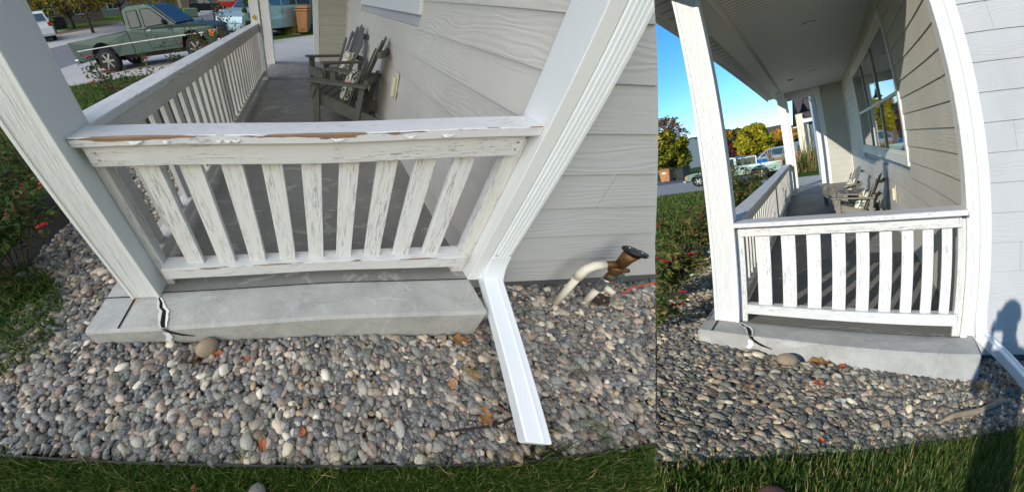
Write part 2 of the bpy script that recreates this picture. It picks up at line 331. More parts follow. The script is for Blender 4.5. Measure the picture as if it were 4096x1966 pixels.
# ---- scatter generators
def ico():
    b = bmesh.new(); bmesh.ops.create_icosphere(b, subdivisions=2, radius=1); v = np.array([x.co[:] for x in b.verts]); f = np.array([[q.index for q in x.verts] for x in b.faces]); b.free(); return v, f
ICV, ICF = ico()
PEB = np.array([s2l(c) for c in [(92, 94, 98), (112, 114, 114), (132, 132, 130), (74, 78, 84), (150, 150, 146), (170, 164, 154), (196, 186, 168), (178, 158, 146), (134, 118, 108), (104, 112, 108), (120, 128, 130), (206, 202, 194), (116, 98, 88), (158, 138, 110), (98, 104, 116), (170, 150, 138)]])
PW = np.array([11, 12, 11, 9, 8, 9, 8, 5, 4, 7, 6, 6, 3, 4, 5, 4.]); PW /= PW.sum()
def pebbles(name, inside, bbox, pitch, ground, size, lab, warm=1.0, layers=2):
    V = []; F = []; C = []; n = 0; x0, x1, y0, y1 = bbox
    for ly in range(layers):
        p = pitch * (1 if ly == 0 else 1.05); xs, ys = np.meshgrid(np.arange(x0, x1, p), np.arange(y0, y1, p * .87)); xs = xs + (np.arange(xs.shape[0])[:, None] % 2) * p / 2 + ly * p * .4
        pts = np.stack([xs.ravel(), ys.ravel()], 1) + rng.uniform(-.36, .36, (xs.size, 2)) * p
        pts = pts[[inside(a, b) for a, b in pts]]
        for (a, b) in pts:
            s = size * rng.lognormal(0, .27); s = min(s, size * 1.9); el = rng.uniform(1.0, 1.75); r = np.array([s * el, s, s * rng.uniform(.5, .85)]) * .5
            ang = rng.uniform(0, pi); e = Euler((rng.normal(0, .35), rng.normal(0, .35), ang)).to_matrix(); Rm = np.array(e)
            v = ICV * r; v = v + .10 * s * np.sin(v[:, [1, 2, 0]] / s * rng.uniform(2, 4) + rng.uniform(0, 6, 3)); v = v @ Rm.T + [a, b, ground(a, b) + (rng.uniform(-.004, .007) if ly == 0 else -.014)]
            V.append(v); F.append(ICF + n); n += len(ICV)
            c = PEB[rng.choice(len(PEB), p=PW)] * rng.choice([rng.uniform(.42, .8), rng.uniform(.75, 1.35)]) * np.array([1.06, 1.0, .90]) * np.array([1, 1 - .03 * (warm - 1), 1 - .25 * (warm - 1)]); C.append(np.repeat(c[None], len(ICV), 0))
    o = raw_mesh(name, np.concatenate(V), np.concatenate(F), 'pebble', np.concatenate(C), True, lab, 'gravel', 'stuff'); return o
GRC = np.array([s2l(c) for c in [(62, 92, 34), (80, 108, 44), (98, 122, 58), (52, 76, 28), (124, 132, 76), (74, 100, 38)]])
def grass(name, inside, bbox, n, ground, h, lab, w=.0035, dry=.04, kind='stuff', cat='grass', lean=.6):
    x0, x1, y0, y1 = bbox; p = np.stack([rng.uniform(x0, x1, n), rng.uniform(y0, y1, n)], 1); p = p[[inside(a, b) for a, b in p]]; n = len(p)
    z = np.array([ground(a, b) for a, b in p]); hh = h * rng.lognormal(0, .35, n); ang = rng.uniform(0, 2 * pi, n); ln = np.abs(rng.normal(0, lean, n)); la = rng.uniform(0, 2 * pi, n)
    side = np.stack([np.cos(ang), np.sin(ang), 0 * ang], 1) * w; ld = np.stack([np.cos(la), np.sin(la), 0 * la], 1)
    b = np.stack([p[:, 0], p[:, 1], z - .004], 1); up = np.array([0, 0, 1.])
    m = b + up * (hh * .55)[:, None] + ld * (hh * ln * .25)[:, None]; t = b + up * (hh * (1 - .25 * np.minimum(ln, 1.6)))[:, None] + ld * (hh * ln * .85)[:, None]
    V = np.stack([b - side, b + side, m + side * .8, m - side * .8, t], 1).reshape(-1, 3); i = np.arange(n)[:, None] * 5
    F = np.concatenate([i + [0, 1, 2], i + [0, 2, 3], i + [3, 2, 4]]); c = GRC[rng.integers(0, len(GRC), n)] * rng.uniform(.75, 1.25, (n, 1)); d = rng.random(n) < dry; c[d] = s2l((176, 156, 104))
    return raw_mesh(name, V, F, 'leafy', np.repeat(c, 5, 0), False, lab, cat, kind)
def leaves_np(C, size, cols, curl=.3, flatz=.6):
    """one small folded leaf (4 corners, 2 triangles sharing the midrib) at each centre"""
    n = len(C); u = rng.normal(size=(n, 3)); u[:, 2] *= flatz; u /= np.linalg.norm(u, axis=1)[:, None]; w = rng.normal(size=(n, 3)); w -= u * (w * u).sum(1)[:, None]; w /= np.linalg.norm(w, axis=1)[:, None]; nn = np.cross(u, w)
    s = size * rng.lognormal(0, .25, n)[:, None]; C = np.asarray(C)
    V = np.stack([C - u * s, C + w * s * .52 + nn * s * curl, C + u * s, C - w * s * .52 + nn * s * curl], 1).reshape(-1, 3); i = np.arange(n)[:, None] * 4
    F = np.concatenate([i + [0, 1, 2], i + [0, 2, 3]]); c = np.array([s2l(x) for x in cols])[rng.integers(0, len(cols), n)] * rng.uniform(.7, 1.3, (n, 1)); return V, F, np.repeat(c, 4, 0)


# ------------------------------------------------------------------ builders of things
def inpoly(P):
    P = [tuple(p) for p in P]
    def f(x, y):
        c = False; j = len(P) - 1
        for i in range(len(P)):
            (xi, yi), (xj, yj) = P[i], P[j]
            if (yi > y) != (yj > y) and x < (xj - xi) * (y - yi) / (yj - yi) + xi: c = not c
            j = i
        return c
    return f
def sheet(name, pts, z, mat, zf=None, cuts=0, kind='structure'):
    m = MB(); V = [m.bm.verts.new((x, y, z if zf is None else zf(x, y))) for x, y in pts]; f = m.bm.faces.new(V)
    if cuts:
        x0, x1 = min(p[0] for p in pts), max(p[0] for p in pts)
        for k in range(1, cuts): bmesh.ops.bisect_plane(m.bm, geom=m.bm.verts[:] + m.bm.edges[:] + m.bm.faces[:], plane_co=(x0 + (x1 - x0) * k / cuts, 0, 0), plane_no=(1, 0, 0))
        for v in m.bm.verts: v.co.z = zf(v.co.x, v.co.y)
    if f.is_valid: 
        for q in m.bm.faces:
            q.normal_update()
            if q.normal.z < 0: q.normal_flip()
    me_o = m.build(name, mat); me_o['kind'] = kind
    me = me_o.data
    if len(me.polygons) and me.polygons[0].normal.z < 0: me.flip_normals()
    return me_o
def lerp(a, b, t): return a + (b - a) * t

def wheel(root, c, r=.33, w=.2, ax='x', rim='rim_silver', spokes=7):
    """tyre with rim; the axle lies on local y"""
    X, Y, Z = c
    R4 = Matrix.Translation((X, Y, Z)) @ Matrix.Rotation(RD(90), 4, 'X')
    t = MB().lathe([(r * .62, -w / 2), (r * .93, -w / 2), (r, -w * .36), (r, w * .36), (r * .93, w / 2), (r * .62, w / 2)], R4, 28)
    ty = part(t, 'wheel', 'rubber', root)
    q = MB(); q.lathe([(r * .60, -w * .46), (r * .64, -w * .51), (r * .64, w * .51), (r * .60, w * .46)], R4, 28)
    for k in range(spokes):
        a = 2 * pi * k / spokes
        for sgn in (-1, 1): q.beam((X, Y + sgn * w * .53, Z), (X + cos(a) * r * .60, Y + sgn * w * .50, Z + sin(a) * r * .60), r * .16, .015, (0, 1, 0), .002)
    q.ball((X, Y, Z), r * .14, 2, (1, w * .56 / (r * .14), 1)); part(q, 'rim', rim, ty)
    return ty
def arch(cx, r, z, n=9, rev=False):       # points of a wheel arch cut in a lower edge
    a = [(cx - r * cos(pi * k / n), z + r * sin(pi * k / n)) for k in range(n + 1)]
    a = [(x, max(zz, z)) for x, zz in a]; return a
def pane(pts, y, t, side):
    m = MB(); m.prism(pts, y, y + t * side, 'y'); return m
def pickup(name, label, loc, rz, paintm, load=False):
    """x forward from the tail, y left, z up"""
    r = thing(name, label, 'pickup truck', loc, rz); H = .84; zb = .42
    for s in (-1, 1):
        out = [(0.05, zb + .1), (.18, zb)] + arch(1.05, .43, zb)[0:0] + [(1.05 - .43, zb)] + arch(1.05, .43, zb)[1:-1] + [(1.48, zb), (2.05, zb), (2.05, .99), (0.0, .97)]
        m = MB(); m.prism(out, s * (H - .07), s * H, 'y', fn=lambda x, y, z: (x, y * (1 - .05 * max(0, (.62 - z)) - .03 * max(0, z - .8) / .2), z)); part(m, 'bed_side', paintm, r)
    part(MB().box(0, .06, -H + .06, H - .06, .5, .96, .01), 'tailgate', paintm, r)
    part(MB().box(.06, 2.02, -H + .06, H - .06, .50, .56, 0), 'bed_floor', 'black_plastic', r)
    # cab and nose
    out = [(2.08, zb)] + [(3.62, zb)] + arch(4.02, .40, zb)[1:-1] + [(4.42, zb), (4.72, zb + .05), (4.74, .72), (4.68, .84), (4.3, .93), (3.52, 1.0), (3.45, 1.02), (2.08, 1.0)]
    m = MB(); m.prism(out, -H, H, 'y', fn=lambda x, y, z: (x, y * (1 - .06 * max(0, z - .7) - .10 * max(0, x - 3.9) * (1 if x > 3.9 else 0)), z)); body = part(m, 'body', paintm, r)
    tp = lambda x, y, z: (x, y * (1 - .22 * max(0, z - 1.0)), z)
    out = [(2.08, .99), (3.62, .99), (3.02, 1.50), (2.85, 1.56), (2.30, 1.57), (2.12, 1.50)]
    m = MB(); m.prism(out, -H + .02, H - .02, 'y', fn=tp); part(m, 'cab', paintm, r)
    for s in (-1, 1):
        for pts, nm in (([(2.22, 1.06), (2.56, 1.06), (2.56, 1.46), (2.24, 1.46)], 'rear_window'), ([(2.68, 1.03), (3.40, 1.05), (3.30, 1.17), (2.98, 1.45), (2.68, 1.47)], 'side_window')):
            g = MB(); g.prism(pts, s * (H - .03), s * (H - .008), 'y', fn=tp); gw = part(g, nm, 'car_glass', r)
            fr = MB(); pp = [Vector(tp(x, s * (H - .006), z)) for x, z in pts]; fr.tube(pp + [pp[0]], .012, 6, False); part(fr, 'window_frame', 'black_plastic', gw)
        d = MB(); e = [Vector((x, s * (H + .002) * (1 - .06 * max(0, z - .7)), z)) for x, z in ((2.62, .99), (2.62, .5), (3.46, .5), (3.48, .99))]; d.tube(e, .006, 5, False); part(d, 'door_gap', 'crack_dark', body)
        part(MB().box(2.70, 2.84, s * H - .015, s * H + .025, .92, .955, .008), 'door_handle', 'chrome', r)
        part(MB().box(3.28, 3.36, s * (H + .06) - .06, s * (H + .06) + .06, 1.02, 1.16, .02), 'mirror', 'black_plastic', r)
        part(MB().box(4.66, 4.74, s * .66 - .12, s * .66 + .12, .60, .76, .02), 'headlight', 'light_clear', r)
        part(MB().box(4.56, 4.70, s * .80 - .03, s * .80 + .015, .60, .76, .01), 'corner_light', 'light_amber', r)
        part(MB().box(-.015, .05, s * (H - .09) - .05, s * (H - .09) + .055, .62, .90, .01), 'tail_light', 'light_red', r)
        part(MB().box(.62, .66, s * (H - .12) - .1, s * (H - .12) + .1, .16, .46, .005), 'mud_flap', 'rubber', r)
        part(MB().box(.2, 4.4, s * (H - .004) - .006, s * (H - .004) + .006, .70, .725, .003), 'side_moulding', 'light_clear' if s < 0 else paintm, r)
    g = MB(); g.prism([(3.60, 1.02), (3.05, 1.50), (3.075, 1.51), (3.63, 1.03)], -H + .10, H - .10, 'y', fn=tp); part(g, 'windshield', 'car_glass', r)
    g = MB(); g.prism([(2.115, 1.08), (2.14, 1.46), (2.10, 1.46), (2.075, 1.08)], -H + .16, H - .16, 'y', fn=tp); part(g, 'back_window', 'car_glass', r)
    part(MB().box(4.66, 4.84, -H + .02, H - .02, .36, .52, .03), 'front_bumper', 'chrome', r); part(MB().box(-.14, .02, -H + .1, H - .1, .36, .50, .02), 'rear_bumper', 'chrome', r)
    q = MB(); q.box(4.68, 4.745, -.5, .5, .60, .78, .01); gr = part(q, 'grille', 'black_plastic', r); q = MB()
    for k in range(3): q.box(4.70, 4.76, -.5, .5, .61 + k * .06, .625 + k * .06, .003)
    part(q, 'grille_bars', 'chrome', gr)
    for x in (1.05, 4.02):
        for s in (-1, 1): wheel(r, (x, s * (H - .12), .34), .34, .22, rim='rim_silver' if 0 else 'galvanised', spokes=6)
    part(MB().box(.5, 4.4, -.5, .5, .28, .48, .02), 'underbody', 'black_plastic', r)
    return r
def minivan(name, label, loc, rz, paintm, cat='minivan', scale=1, group=None, suv=False):
    r = thing(name, label, cat, loc, rz, group); H = .94; zb = .32
    out = [(0.02, zb + .12), (.12, zb), (.62, zb)] + arch(1.02, .40, zb)[1:-1] + [(1.42, zb), (3.62, zb)] + arch(4.02, .40, zb)[1:-1] + [(4.42, zb), (4.95, zb + .02), (5.05, .62), (4.98, .82), (4.55, 1.0), (3.75, 1.12), (2.0, 1.16), (.10, 1.14), (0., .8)]
    nar = lambda x, y, z: (x, y * (1 - .05 * max(0, z - .8) - .12 * max(0, x - 4.3) - .05 * max(0, .5 - x)), z)
    body = part(MB().prism(out, -H, H, 'y', fn=nar), 'body', paintm, r)
    top = 1.74; tp = lambda x, y, z: (x, y * (1 - .24 * max(0, z - 1.1) - .05 * max(0, .5 - x)), z)
    out = [(.08, 1.12), (3.95, 1.09), (3.1, 1.62), (2.7, top - .03), (1.4, top), (.45, top - .04), (.25, 1.62)]
    part(MB().prism(out, -H + .03, H - .03, 'y', fn=tp), 'roof', paintm, r)
    for s in (-1, 1):
        for pts in ([(.35, 1.17), (1.35, 1.17), (1.35, 1.60), (.50, 1.58)], [(1.45, 1.17), (2.45, 1.16), (2.45, 1.62), (1.45, 1.61)], [(2.55, 1.16), (3.55, 1.16), (3.0, 1.54), (2.55, 1.62)]):
            part(MB().prism(pts, s * (H - .045), s * (H - .01), 'y', fn=tp), 'side_window', 'car_glass', r)
        for x in (1.4, 2.5, 3.55):
            g = MB(); g.tube([nar(x, s * (H + .002), 1.1), nar(x, s * (H + .002), .5)], .006, 5, False); part(g, 'door_gap', 'crack_dark', body)
        part(MB().box(2.6, 2.76, s * H * .985 - .02, s * H * .985 + .02, .93, .965, .008), 'door_handle', paintm, r)
        part(MB().box(3.4, 3.55, s * (H + .06) - .07, s * (H + .06) + .07, 1.08, 1.24, .03), 'mirror', paintm, r)
        part(MB().box(-.01, .16, s * (H - .12) - .12, s * (H - .12) + .08, .86, 1.12, .03), 'tail_light', 'light_red', r)
        part(MB().box(4.72, 4.97, s * (H - .26) - .13, s * (H - .26) + .09, .68, .82, .03), 'headlight', 'light_clear', r)
        for x in (1.02, 4.02): wheel(r, (x, s * (H - .13), .34), .34, .23)
    part(MB().prism([(3.92, 1.12), (3.12, 1.62), (3.15, 1.635), (3.98, 1.12)], -H + .14, H - .14, 'y', fn=tp), 'windshield', 'car_glass', r)
    part(MB().prism([(.12, 1.2), (.27, 1.6), (.22, 1.6), (.06, 1.2)], -H + .14, H - .14, 'y', fn=tp), 'back_window', 'car_glass', r)
    part(MB().box(4.9, 5.08, -H + .2, H - .2, zb + .02, .56, .04), 'bumper', paintm, r); part(MB().box(.6, 4.5, -.6, .6, .2, .36, .02), 'underbody', 'black_plastic', r)
    return r

def wheelie_bin(name, label, loc, rz, mat, group=None, logo=False):
    r = thing(name, label, 'trash bin', loc, rz, group); w, d, h = .30, .34, 1.0
    def tap(x, y, z): k = .78 + .22 * z / h; return (x * k, y * (k if z < .2 else k), z)
    m = MB(); g = bmesh.ops.create_cube(m.bm, size=1)
    for v in g['verts']: v.co = Vector(((v.co.x) * 2 * w, v.co.y * 2 * d, .06 + (v.co.z + .5) * (h - .06)))
    for v in g['verts']: v.co = Vector(tap(*v.co))
    bmesh.ops.bevel(m.bm, geom=m.bm.edges[:], offset=.025, segments=2, affect='EDGES'); part(m, 'body', mat, r)
    part(MB().box(-w * .35, w * .35, d * .84, d * .93, .2, .8, .02, None), 'front_rib', mat, r)
    part(MB().box(-w - .03, w + .03, -d - .02, d + .03, h - .10, h - .04, .02), 'rim_band', mat, r)
    m = MB(); m.box(-w - .02, w + .02, -d - .06, d + .04, h, h + .05, .025); lid = part(m, 'lid', mat, r); part(MB().box(-w + .08, w - .08, -d - .02, d - .1, h + .05, h + .075, .012), 'lid_panel', mat, lid)
    part(MB().tube([(-w, -d - .08, h - .06), (w, -d - .08, h - .06)], .018, 8), 'handle', mat, r)
    for s in (-1, 1): part(MB().lathe([(.09, -.025), (.11, -.02), (.11, .02), (.09, .025)], Matrix.Translation((s * (w - .02), -d + .06, .11)) @ Matrix.Rotation(RD(90), 4, 'Y'), 18), 'wheel', 'rubber', r)
    if logo:
        q = MB(); q.prism([(-.11, 0), (.11, 0), (.11, .07), (.07, .12), (0, .14), (-.07, .12), (-.11, .07)], .0, .004, 'y'); q.bm.transform(Matrix.Translation((0, d * .985, .68))); part(q, 'sticker', 'white_flake', r)
    return r

def chair(name, label, loc, rz, mat, group):
    """faces -x; width on y 0..w; arms, fan back of seven slats"""
    r = thing(name, label, 'chair', loc, rz, group); w = .70
    for y in (.03, w - .03):
        part(MB().box(0, .09, y - .02, y + .02, 0, .52, .004), 'front_leg', mat, r)
        part(MB().beam((.02, y + (.035 if y < .3 else -.035), .33), (.93, y + (.035 if y < .3 else -.035), .06), .022, .14, (0, 0, 1)), 'stringer', mat, r)
        part(MB().beam((.60, y, .0), (.66, y, .52), .022, .07, (1, 0, 0)), 'rear_leg', mat, r)
        a = MB(); s = 1 if y > .3 else -1; yo = y + s * .03
        a.prism([(-.06, yo - .055), (-.03, yo - .075), (.25, yo - .07), (.72, yo - .035), (.74, yo + .03), (.45, yo + .055), (.0, yo + .075), (-.05, yo + .055)], .52, .545, 'z'); bmesh.ops.rotate(a.bm, verts=a.bm.verts[:], cent=(0, 0, .53), matrix=Matrix.Rotation(RD(2.5), 3, 'Y')); part(a, 'arm', mat, r)
        part(MB().prism([(.0, .34), (.0, .50), (.085, .50)], y + s * .022, y + s * .042, 'y'), 'arm_bracket', mat, r)
    for k in range(6):
        t = k / 5.4; x = .0 + .50 * t; z = .395 - .155 * t
        part(MB().beam((x, .045, z), (x, w - .045, z), .085, .02, (.3, 0, 1)), 'seat_slat', mat, r)
    part(MB().box(-.025, 0, .02, w - .02, .28, .40, .004), 'apron', mat, r)
    n = 7; hs = [.62, .72, .79, .82, .79, .72, .62]
    for k in range(n):
        u = (k - (n - 1) / 2); yb = w / 2 + u * .066; yt = w / 2 + u * .098; L = hs[k]; d = Vector((.40, 0, .92)).normalized()
        b = Vector((.50, yb, .20)); t = b + d * L; t.y = yt; sl = MB(); nrm = d.cross(Vector((0, 1, 0))).normalized(); cur = abs(u) * abs(u) * -.006
        wv = .030; P = []
        for f, ww in ((0, .8), (.9, 1.25), (.96, 1.0), (1.0, .45)):
            c = b.lerp(t, f); P.append((c, wv * ww))
        Vt = [c + Vector((cur, -q, 0)) for c, q in P] + [c + Vector((cur, q, 0)) for c, q in P][::-1]
        A = [sl.bm.verts.new(v) for v in Vt]; B = [sl.bm.verts.new(v + nrm * .016) for v in Vt]; nn = len(A)
        sl.bm.faces.new(A); sl.bm.faces.new(B[::-1]); [sl.bm.faces.new((A[i], B[i], B[(i + 1) % nn], A[(i + 1) % nn])) for i in range(nn)]
        part(sl, 'back_slat', mat, r)
    for hgt, L in ((.10, .26), (.36, .31), (.66, .27)):
        c = Vector((.50, w / 2, .20)) + Vector((.40, 0, .92)).normalized() * hgt; m = MB()
        pts = [(c.x + .03 + .03 * (1 - (y / L) ** 2), w / 2 + y) for y in np.linspace(-L, L, 9)] + [(c.x + .075 + .03 * (1 - (y / L) ** 2), w / 2 + y) for y in np.linspace(L, -L, 9)]
        m.prism(pts, c.z - .03, c.z + .03, 'z'); part(m, 'back_brace', mat, r)
    return r
def side_table(name, label, loc, rz, mat, w=.5, d=.46, h=.44):
    r = thing(name, label, 'side table', loc, rz)
    for k in range(6): part(MB().box(k * d / 6 + .005, (k + 1) * d / 6 - .005, 0, w, h - .02, h, .003), 'top_slat', mat, r)
    for x in (.03, d - .07):
        for y in (.03, w - .07): part(MB().box(x, x + .045, y, y + .045, 0, h - .02, .003), 'leg', mat, r)
    for y in (.04, w - .06): part(MB().box(.07, d - .07, y, y + .018, h - .09, h - .022, .002), 'apron', mat, r)
    for x in (.035, d - .055): part(MB().box(x, x + .018, .075, w - .075, h - .09, h - .022, .002), 'apron', mat, r)
    return r
def pillow(label, loc, tilt, rz, s=.40, group='floral pillows'):
    m = MB(); n = 14; top = []; 
    for sg in (1, -1):
        g = [[None] * (n + 1) for _ in range(n + 1)]
        for i in range(n + 1):
            for j in range(n + 1):
                u, v = i / n * 2 - 1, j / n * 2 - 1; k = (1 - u ** 4) * (1 - v ** 4); pin = 1 - .10 * (1 - abs(u)) * abs(v) ** 3 - .10 * (1 - abs(v)) * abs(u) ** 3
                g[i][j] = m.bm.verts.new((u * s * .5 * pin, v * s * .36 * pin, sg * (.008 + .075 * max(0, k) ** .5 + .004 * sin(7 * u + 5 * v))))
        for i in range(n):
            for j in range(n): f = m.bm.faces.new((g[i][j], g[i + 1][j], g[i + 1][j + 1], g[i][j + 1])); f.smooth = True
    bmesh.ops.remove_doubles(m.bm, verts=m.bm.verts[:], dist=.017) if False else None
    m.bm.transform(Euler((tilt[0], tilt[1], 0)).to_matrix().to_4x4()); o = single(m, 'pillow', 'floral_cloth', label, 'pillow', loc, rz, group, world=False); return o

def rose_bush(name, label, loc, rad, h, nleaf, nbloom, group, seed, leafsize=.022, cols=None, droop=0, bl=.028):
    global rng; st = rng; rng = np.random.default_rng(seed); rnd = random.Random(seed)
    r = thing(name, label, 'rose bush', loc, 0, group); cols = cols or [(58, 84, 40), (76, 100, 52), (98, 108, 58), (120, 104, 66), (52, 74, 38), (88, 112, 60)]
    stems = MB(); C = []; tips = []
    for k in range(int(10 + rad * 14)):
        a = rnd.uniform(0, 2 * pi); q = rad * rnd.uniform(.2, 1) ** .6; hh = h * rnd.uniform(.55, 1.08); p0 = Vector((cos(a) * q * .15, sin(a) * q * .15, -.02)); p3 = Vector((cos(a) * q, sin(a) * q, hh)); mid = p0.lerp(p3, .5) + Vector((rnd.uniform(-.05, .05), rnd.uniform(-.05, .05), hh * .12))
        P = [((1 - t) ** 2) * p0 + 2 * t * (1 - t) * mid + t * t * p3 for t in np.linspace(0, 1, 6)]; stems.tube(P, [.006, .005, .0045, .004, .003, .002], 5, False); tips.append(p3)
        for j in range(4):
            t = rnd.uniform(.3, .95); b = ((1 - t) ** 2) * p0 + 2 * t * (1 - t) * mid + t * t * p3; e = b + Vector((rnd.uniform(-1, 1), rnd.uniform(-1, 1), rnd.uniform(.1, 1))) * .22 * rad / .4; stems.tube([b, b.lerp(e, .5) + Vector((0, 0, .01)), e], [.003, .0025, .0015], 4, False)
            tips.append(e) if rnd.random() < .5 else None
            for _ in range(max(1, int(nleaf / (40 + rad * 56)))): t2 = rnd.random(); C.append(b.lerp(e, t2) + Vector([rnd.gauss(0, .035) for _ in range(3)]))
    part(stems, 'stems', 'bark', r)
    C = np.array([c[:] for c in C]); V, F, c = leaves_np(C, leafsize, cols, .25); raw_mesh('foliage', V, F, 'leafy', c, False, parent=r)
    rnd.shuffle(tips); tips = tips[:nbloom]
    for p in tips:
        m = MB(); n = 9; 
        for k in range(n):
            a = k * 2.4; rr = bl * (.35 + .65 * k / n); tl = .25 + .9 * k / n; d = Vector((cos(a), sin(a), 0)); s_ = Vector((-sin(a), cos(a), 0)); up = Vector((0, 0, 1))
            b = p; m1 = b + d * rr * .55 * tl + up * rr * .6; t_ = b + d * rr * (.6 + .5 * tl) + up * rr * (1.15 - .7 * tl)
            m.poly([b, m1 + s_ * rr * .55, t_ + s_ * rr * .3, t_ - s_ * rr * .3, m1 - s_ * rr * .55], [(0, 1, 4), (1, 2, 3, 4)])
        o = part(m, 'bloom', 'rose_red' if rnd.random() < .75 else 'rose_dark', r)
    rng = st; return r
flat('rose_red', (186, 22, 40), .55, var=.25, sc_=60); flat('rose_dark', (128, 24, 52), .6, var=.2, sc_=60)

def tree(name, label, loc, h, cr, cols, group=None, trunk=.12, base=.35, n=2600, leaf=.10, clumps=26, cat='tree', seed=1, shape=1.0, sparse=1.):
    rnd = random.Random(seed); g = np.random.default_rng(seed); r = thing(name, label, cat, loc, 0, group)
    t = MB(); hb = h * base; top = Vector((rnd.uniform(-.1, .1) * cr, rnd.uniform(-.1, .1) * cr, h * .86)); t.tube([(0, 0, -.05), (.02, 0, hb * .5), (0, .03, hb), top * .6 + Vector((0, 0, hb * .3)), top], [trunk, trunk * .8, trunk * .7, trunk * .4, trunk * .12], 8)
    tr = part(t, 'trunk', 'bark', r); L = MB(); cs = []
    for k in range(clumps):
        z = hb + (h - hb) * (.08 + .88 * (k + .5) / clumps); f = (z - hb) / (h - hb); rr = cr * (sin(pi * min(1, (f * .85 + .12))) ** .7) * rnd.uniform(.55, 1.05) * shape; a = k * 2.399 + rnd.uniform(-.4, .4)
        c = Vector((cos(a) * rr, sin(a) * rr, z)); cs.append((c, cr * rnd.uniform(.26, .42) * (1 - .4 * f))); b = Vector((0, 0, max(hb * .9, z - rr * .8))); L.tube([b, b.lerp(c, .5) + Vector((0, 0, .1 * rr)), c], [trunk * .3, trunk * .2, trunk * .07], 5, False)
    part(L, 'limbs', 'bark', tr)
    C = []; per = int(n / clumps)
    for c, q in cs:
        d = g.normal(size=(per, 3)); d /= np.linalg.norm(d, axis=1)[:, None]; C.append(np.array(c[:]) + d * (g.random((per, 1)) ** .45) * q * np.array([1, 1, .8]))
    C = np.concatenate(C); C = C[C[:, 2] > hb * .6]; global rng; st = rng; rng = g; V, F, c = leaves_np(C, leaf, cols, .3, .8); rng = st
    raw_mesh('crown', V, F, 'leafy', c, False, parent=r); return r

def house(name, label, loc, rz, w, d, h, rise, wall, group=None, wins=(), roofm='shingle', over=.4, door=None, cat='house'):
    """gable house: front on -y, ridge along x"""
    r = thing(name, label, cat, loc, rz, group)
    m = MB(); m.prism([(0, -.3), (d, -.3), (d, h), (d / 2, h + rise), (0, h)], 0, w, 'x'); part(m, 'wall', wall, r)
    for s in (0, 1):
        m = MB(); e = Vector((0, -over, h - over * rise / (d / 2))) if s == 0 else Vector((0, d + over, h - over * rise / (d / 2))); p = Vector((0, d / 2, h + rise)); k = .14
        m.poly([(-over, e.y, e.z + .02), (w + over, e.y, e.z + .02), (w + over, p.y, p.z + .02), (-over, p.y, p.z + .02), (-over, e.y, e.z + k), (w + over, e.y, e.z + k), (w + over, p.y, p.z + k), (-over, p.y, p.z + k)], [(0, 1, 2, 3), (4, 5, 6, 7), (0, 1, 5, 4), (1, 2, 6, 5), (2, 3, 7, 6), (3, 0, 4, 7)]); rf = part(m, 'roof', roofm, r)
        part(MB().box(-over, w + over, e.y - .05 * (1 - 2 * s) - .02, e.y - .05 * (1 - 2 * s) + .02, e.z - .06, e.z + .14, 0), 'gutter', 'fascia_white', rf)
    for (x, z, ww, hh) in wins:
        f = part(MB().box(x - .09, x + ww + .09, -.05, -.002, z - .09, z + hh + .09, .01), 'window', 'fascia_white', r)
        part(MB().box(x, x + ww, -.062, -.052, z, z + hh, 0), 'pane', 'house_glass', f)
        b = MB(); b.box(x + ww / 2 - .02, x + ww / 2 + .02, -.075, -.064, z, z + hh, 0); b.box(x, x + ww / 2 - .021, -.075, -.064, z + hh / 2 - .02, z + hh / 2 + .02, 0); b.box(x + ww / 2 + .021, x + ww, -.075, -.064, z + hh / 2 - .02, z + hh / 2 + .02, 0); part(b, 'muntin', 'fascia_white', f)
    if door:
        x, ww, hh = door; f = part(MB().box(x, x + ww, -.05, -.002, 0, hh, .01), 'garage_door', 'fascia_white', r); q = MB()
        for k in range(1, 4): q.box(x + .05, x + ww - .05, -.056, -.051, hh * k / 4 - .01, hh * k / 4 + .01, 0)
        part(q, 'panel_line', 'house_grey', f)
    return r

def rough_leaf(label, loc, size, mat, rz, seed, curl=.35, group='fallen leaves on the gravel'):
    rnd = random.Random(seed); m = MB(); n = 14; out = []
    for k in range(n):
        a = 2 * pi * k / n; q = size * (.55 + .45 * abs(cos(a * 2.5)) ** .6) * rnd.uniform(.85, 1.1); out.append(Vector((cos(a) * q, sin(a) * q * .62, 0)))
    c = m.bm.verts.new((0, 0, .002)); V1 = [m.bm.verts.new((p.x * .55, p.y * .55, .002 + curl * size * .18 * rnd.uniform(.3, 1))) for p in out]; V2 = [m.bm.verts.new((p.x, p.y, curl * size * rnd.uniform(.1, 1))) for p in out]
    for k in range(n):
        j = (k + 1) % n; m.bm.faces.new((c, V1[k], V1[j])); m.bm.faces.new((V1[k], V2[k], V2[j], V1[j]))
    return single(m, 'fallen_leaf', mat, label, 'leaf', loc, rz, group, world=False)

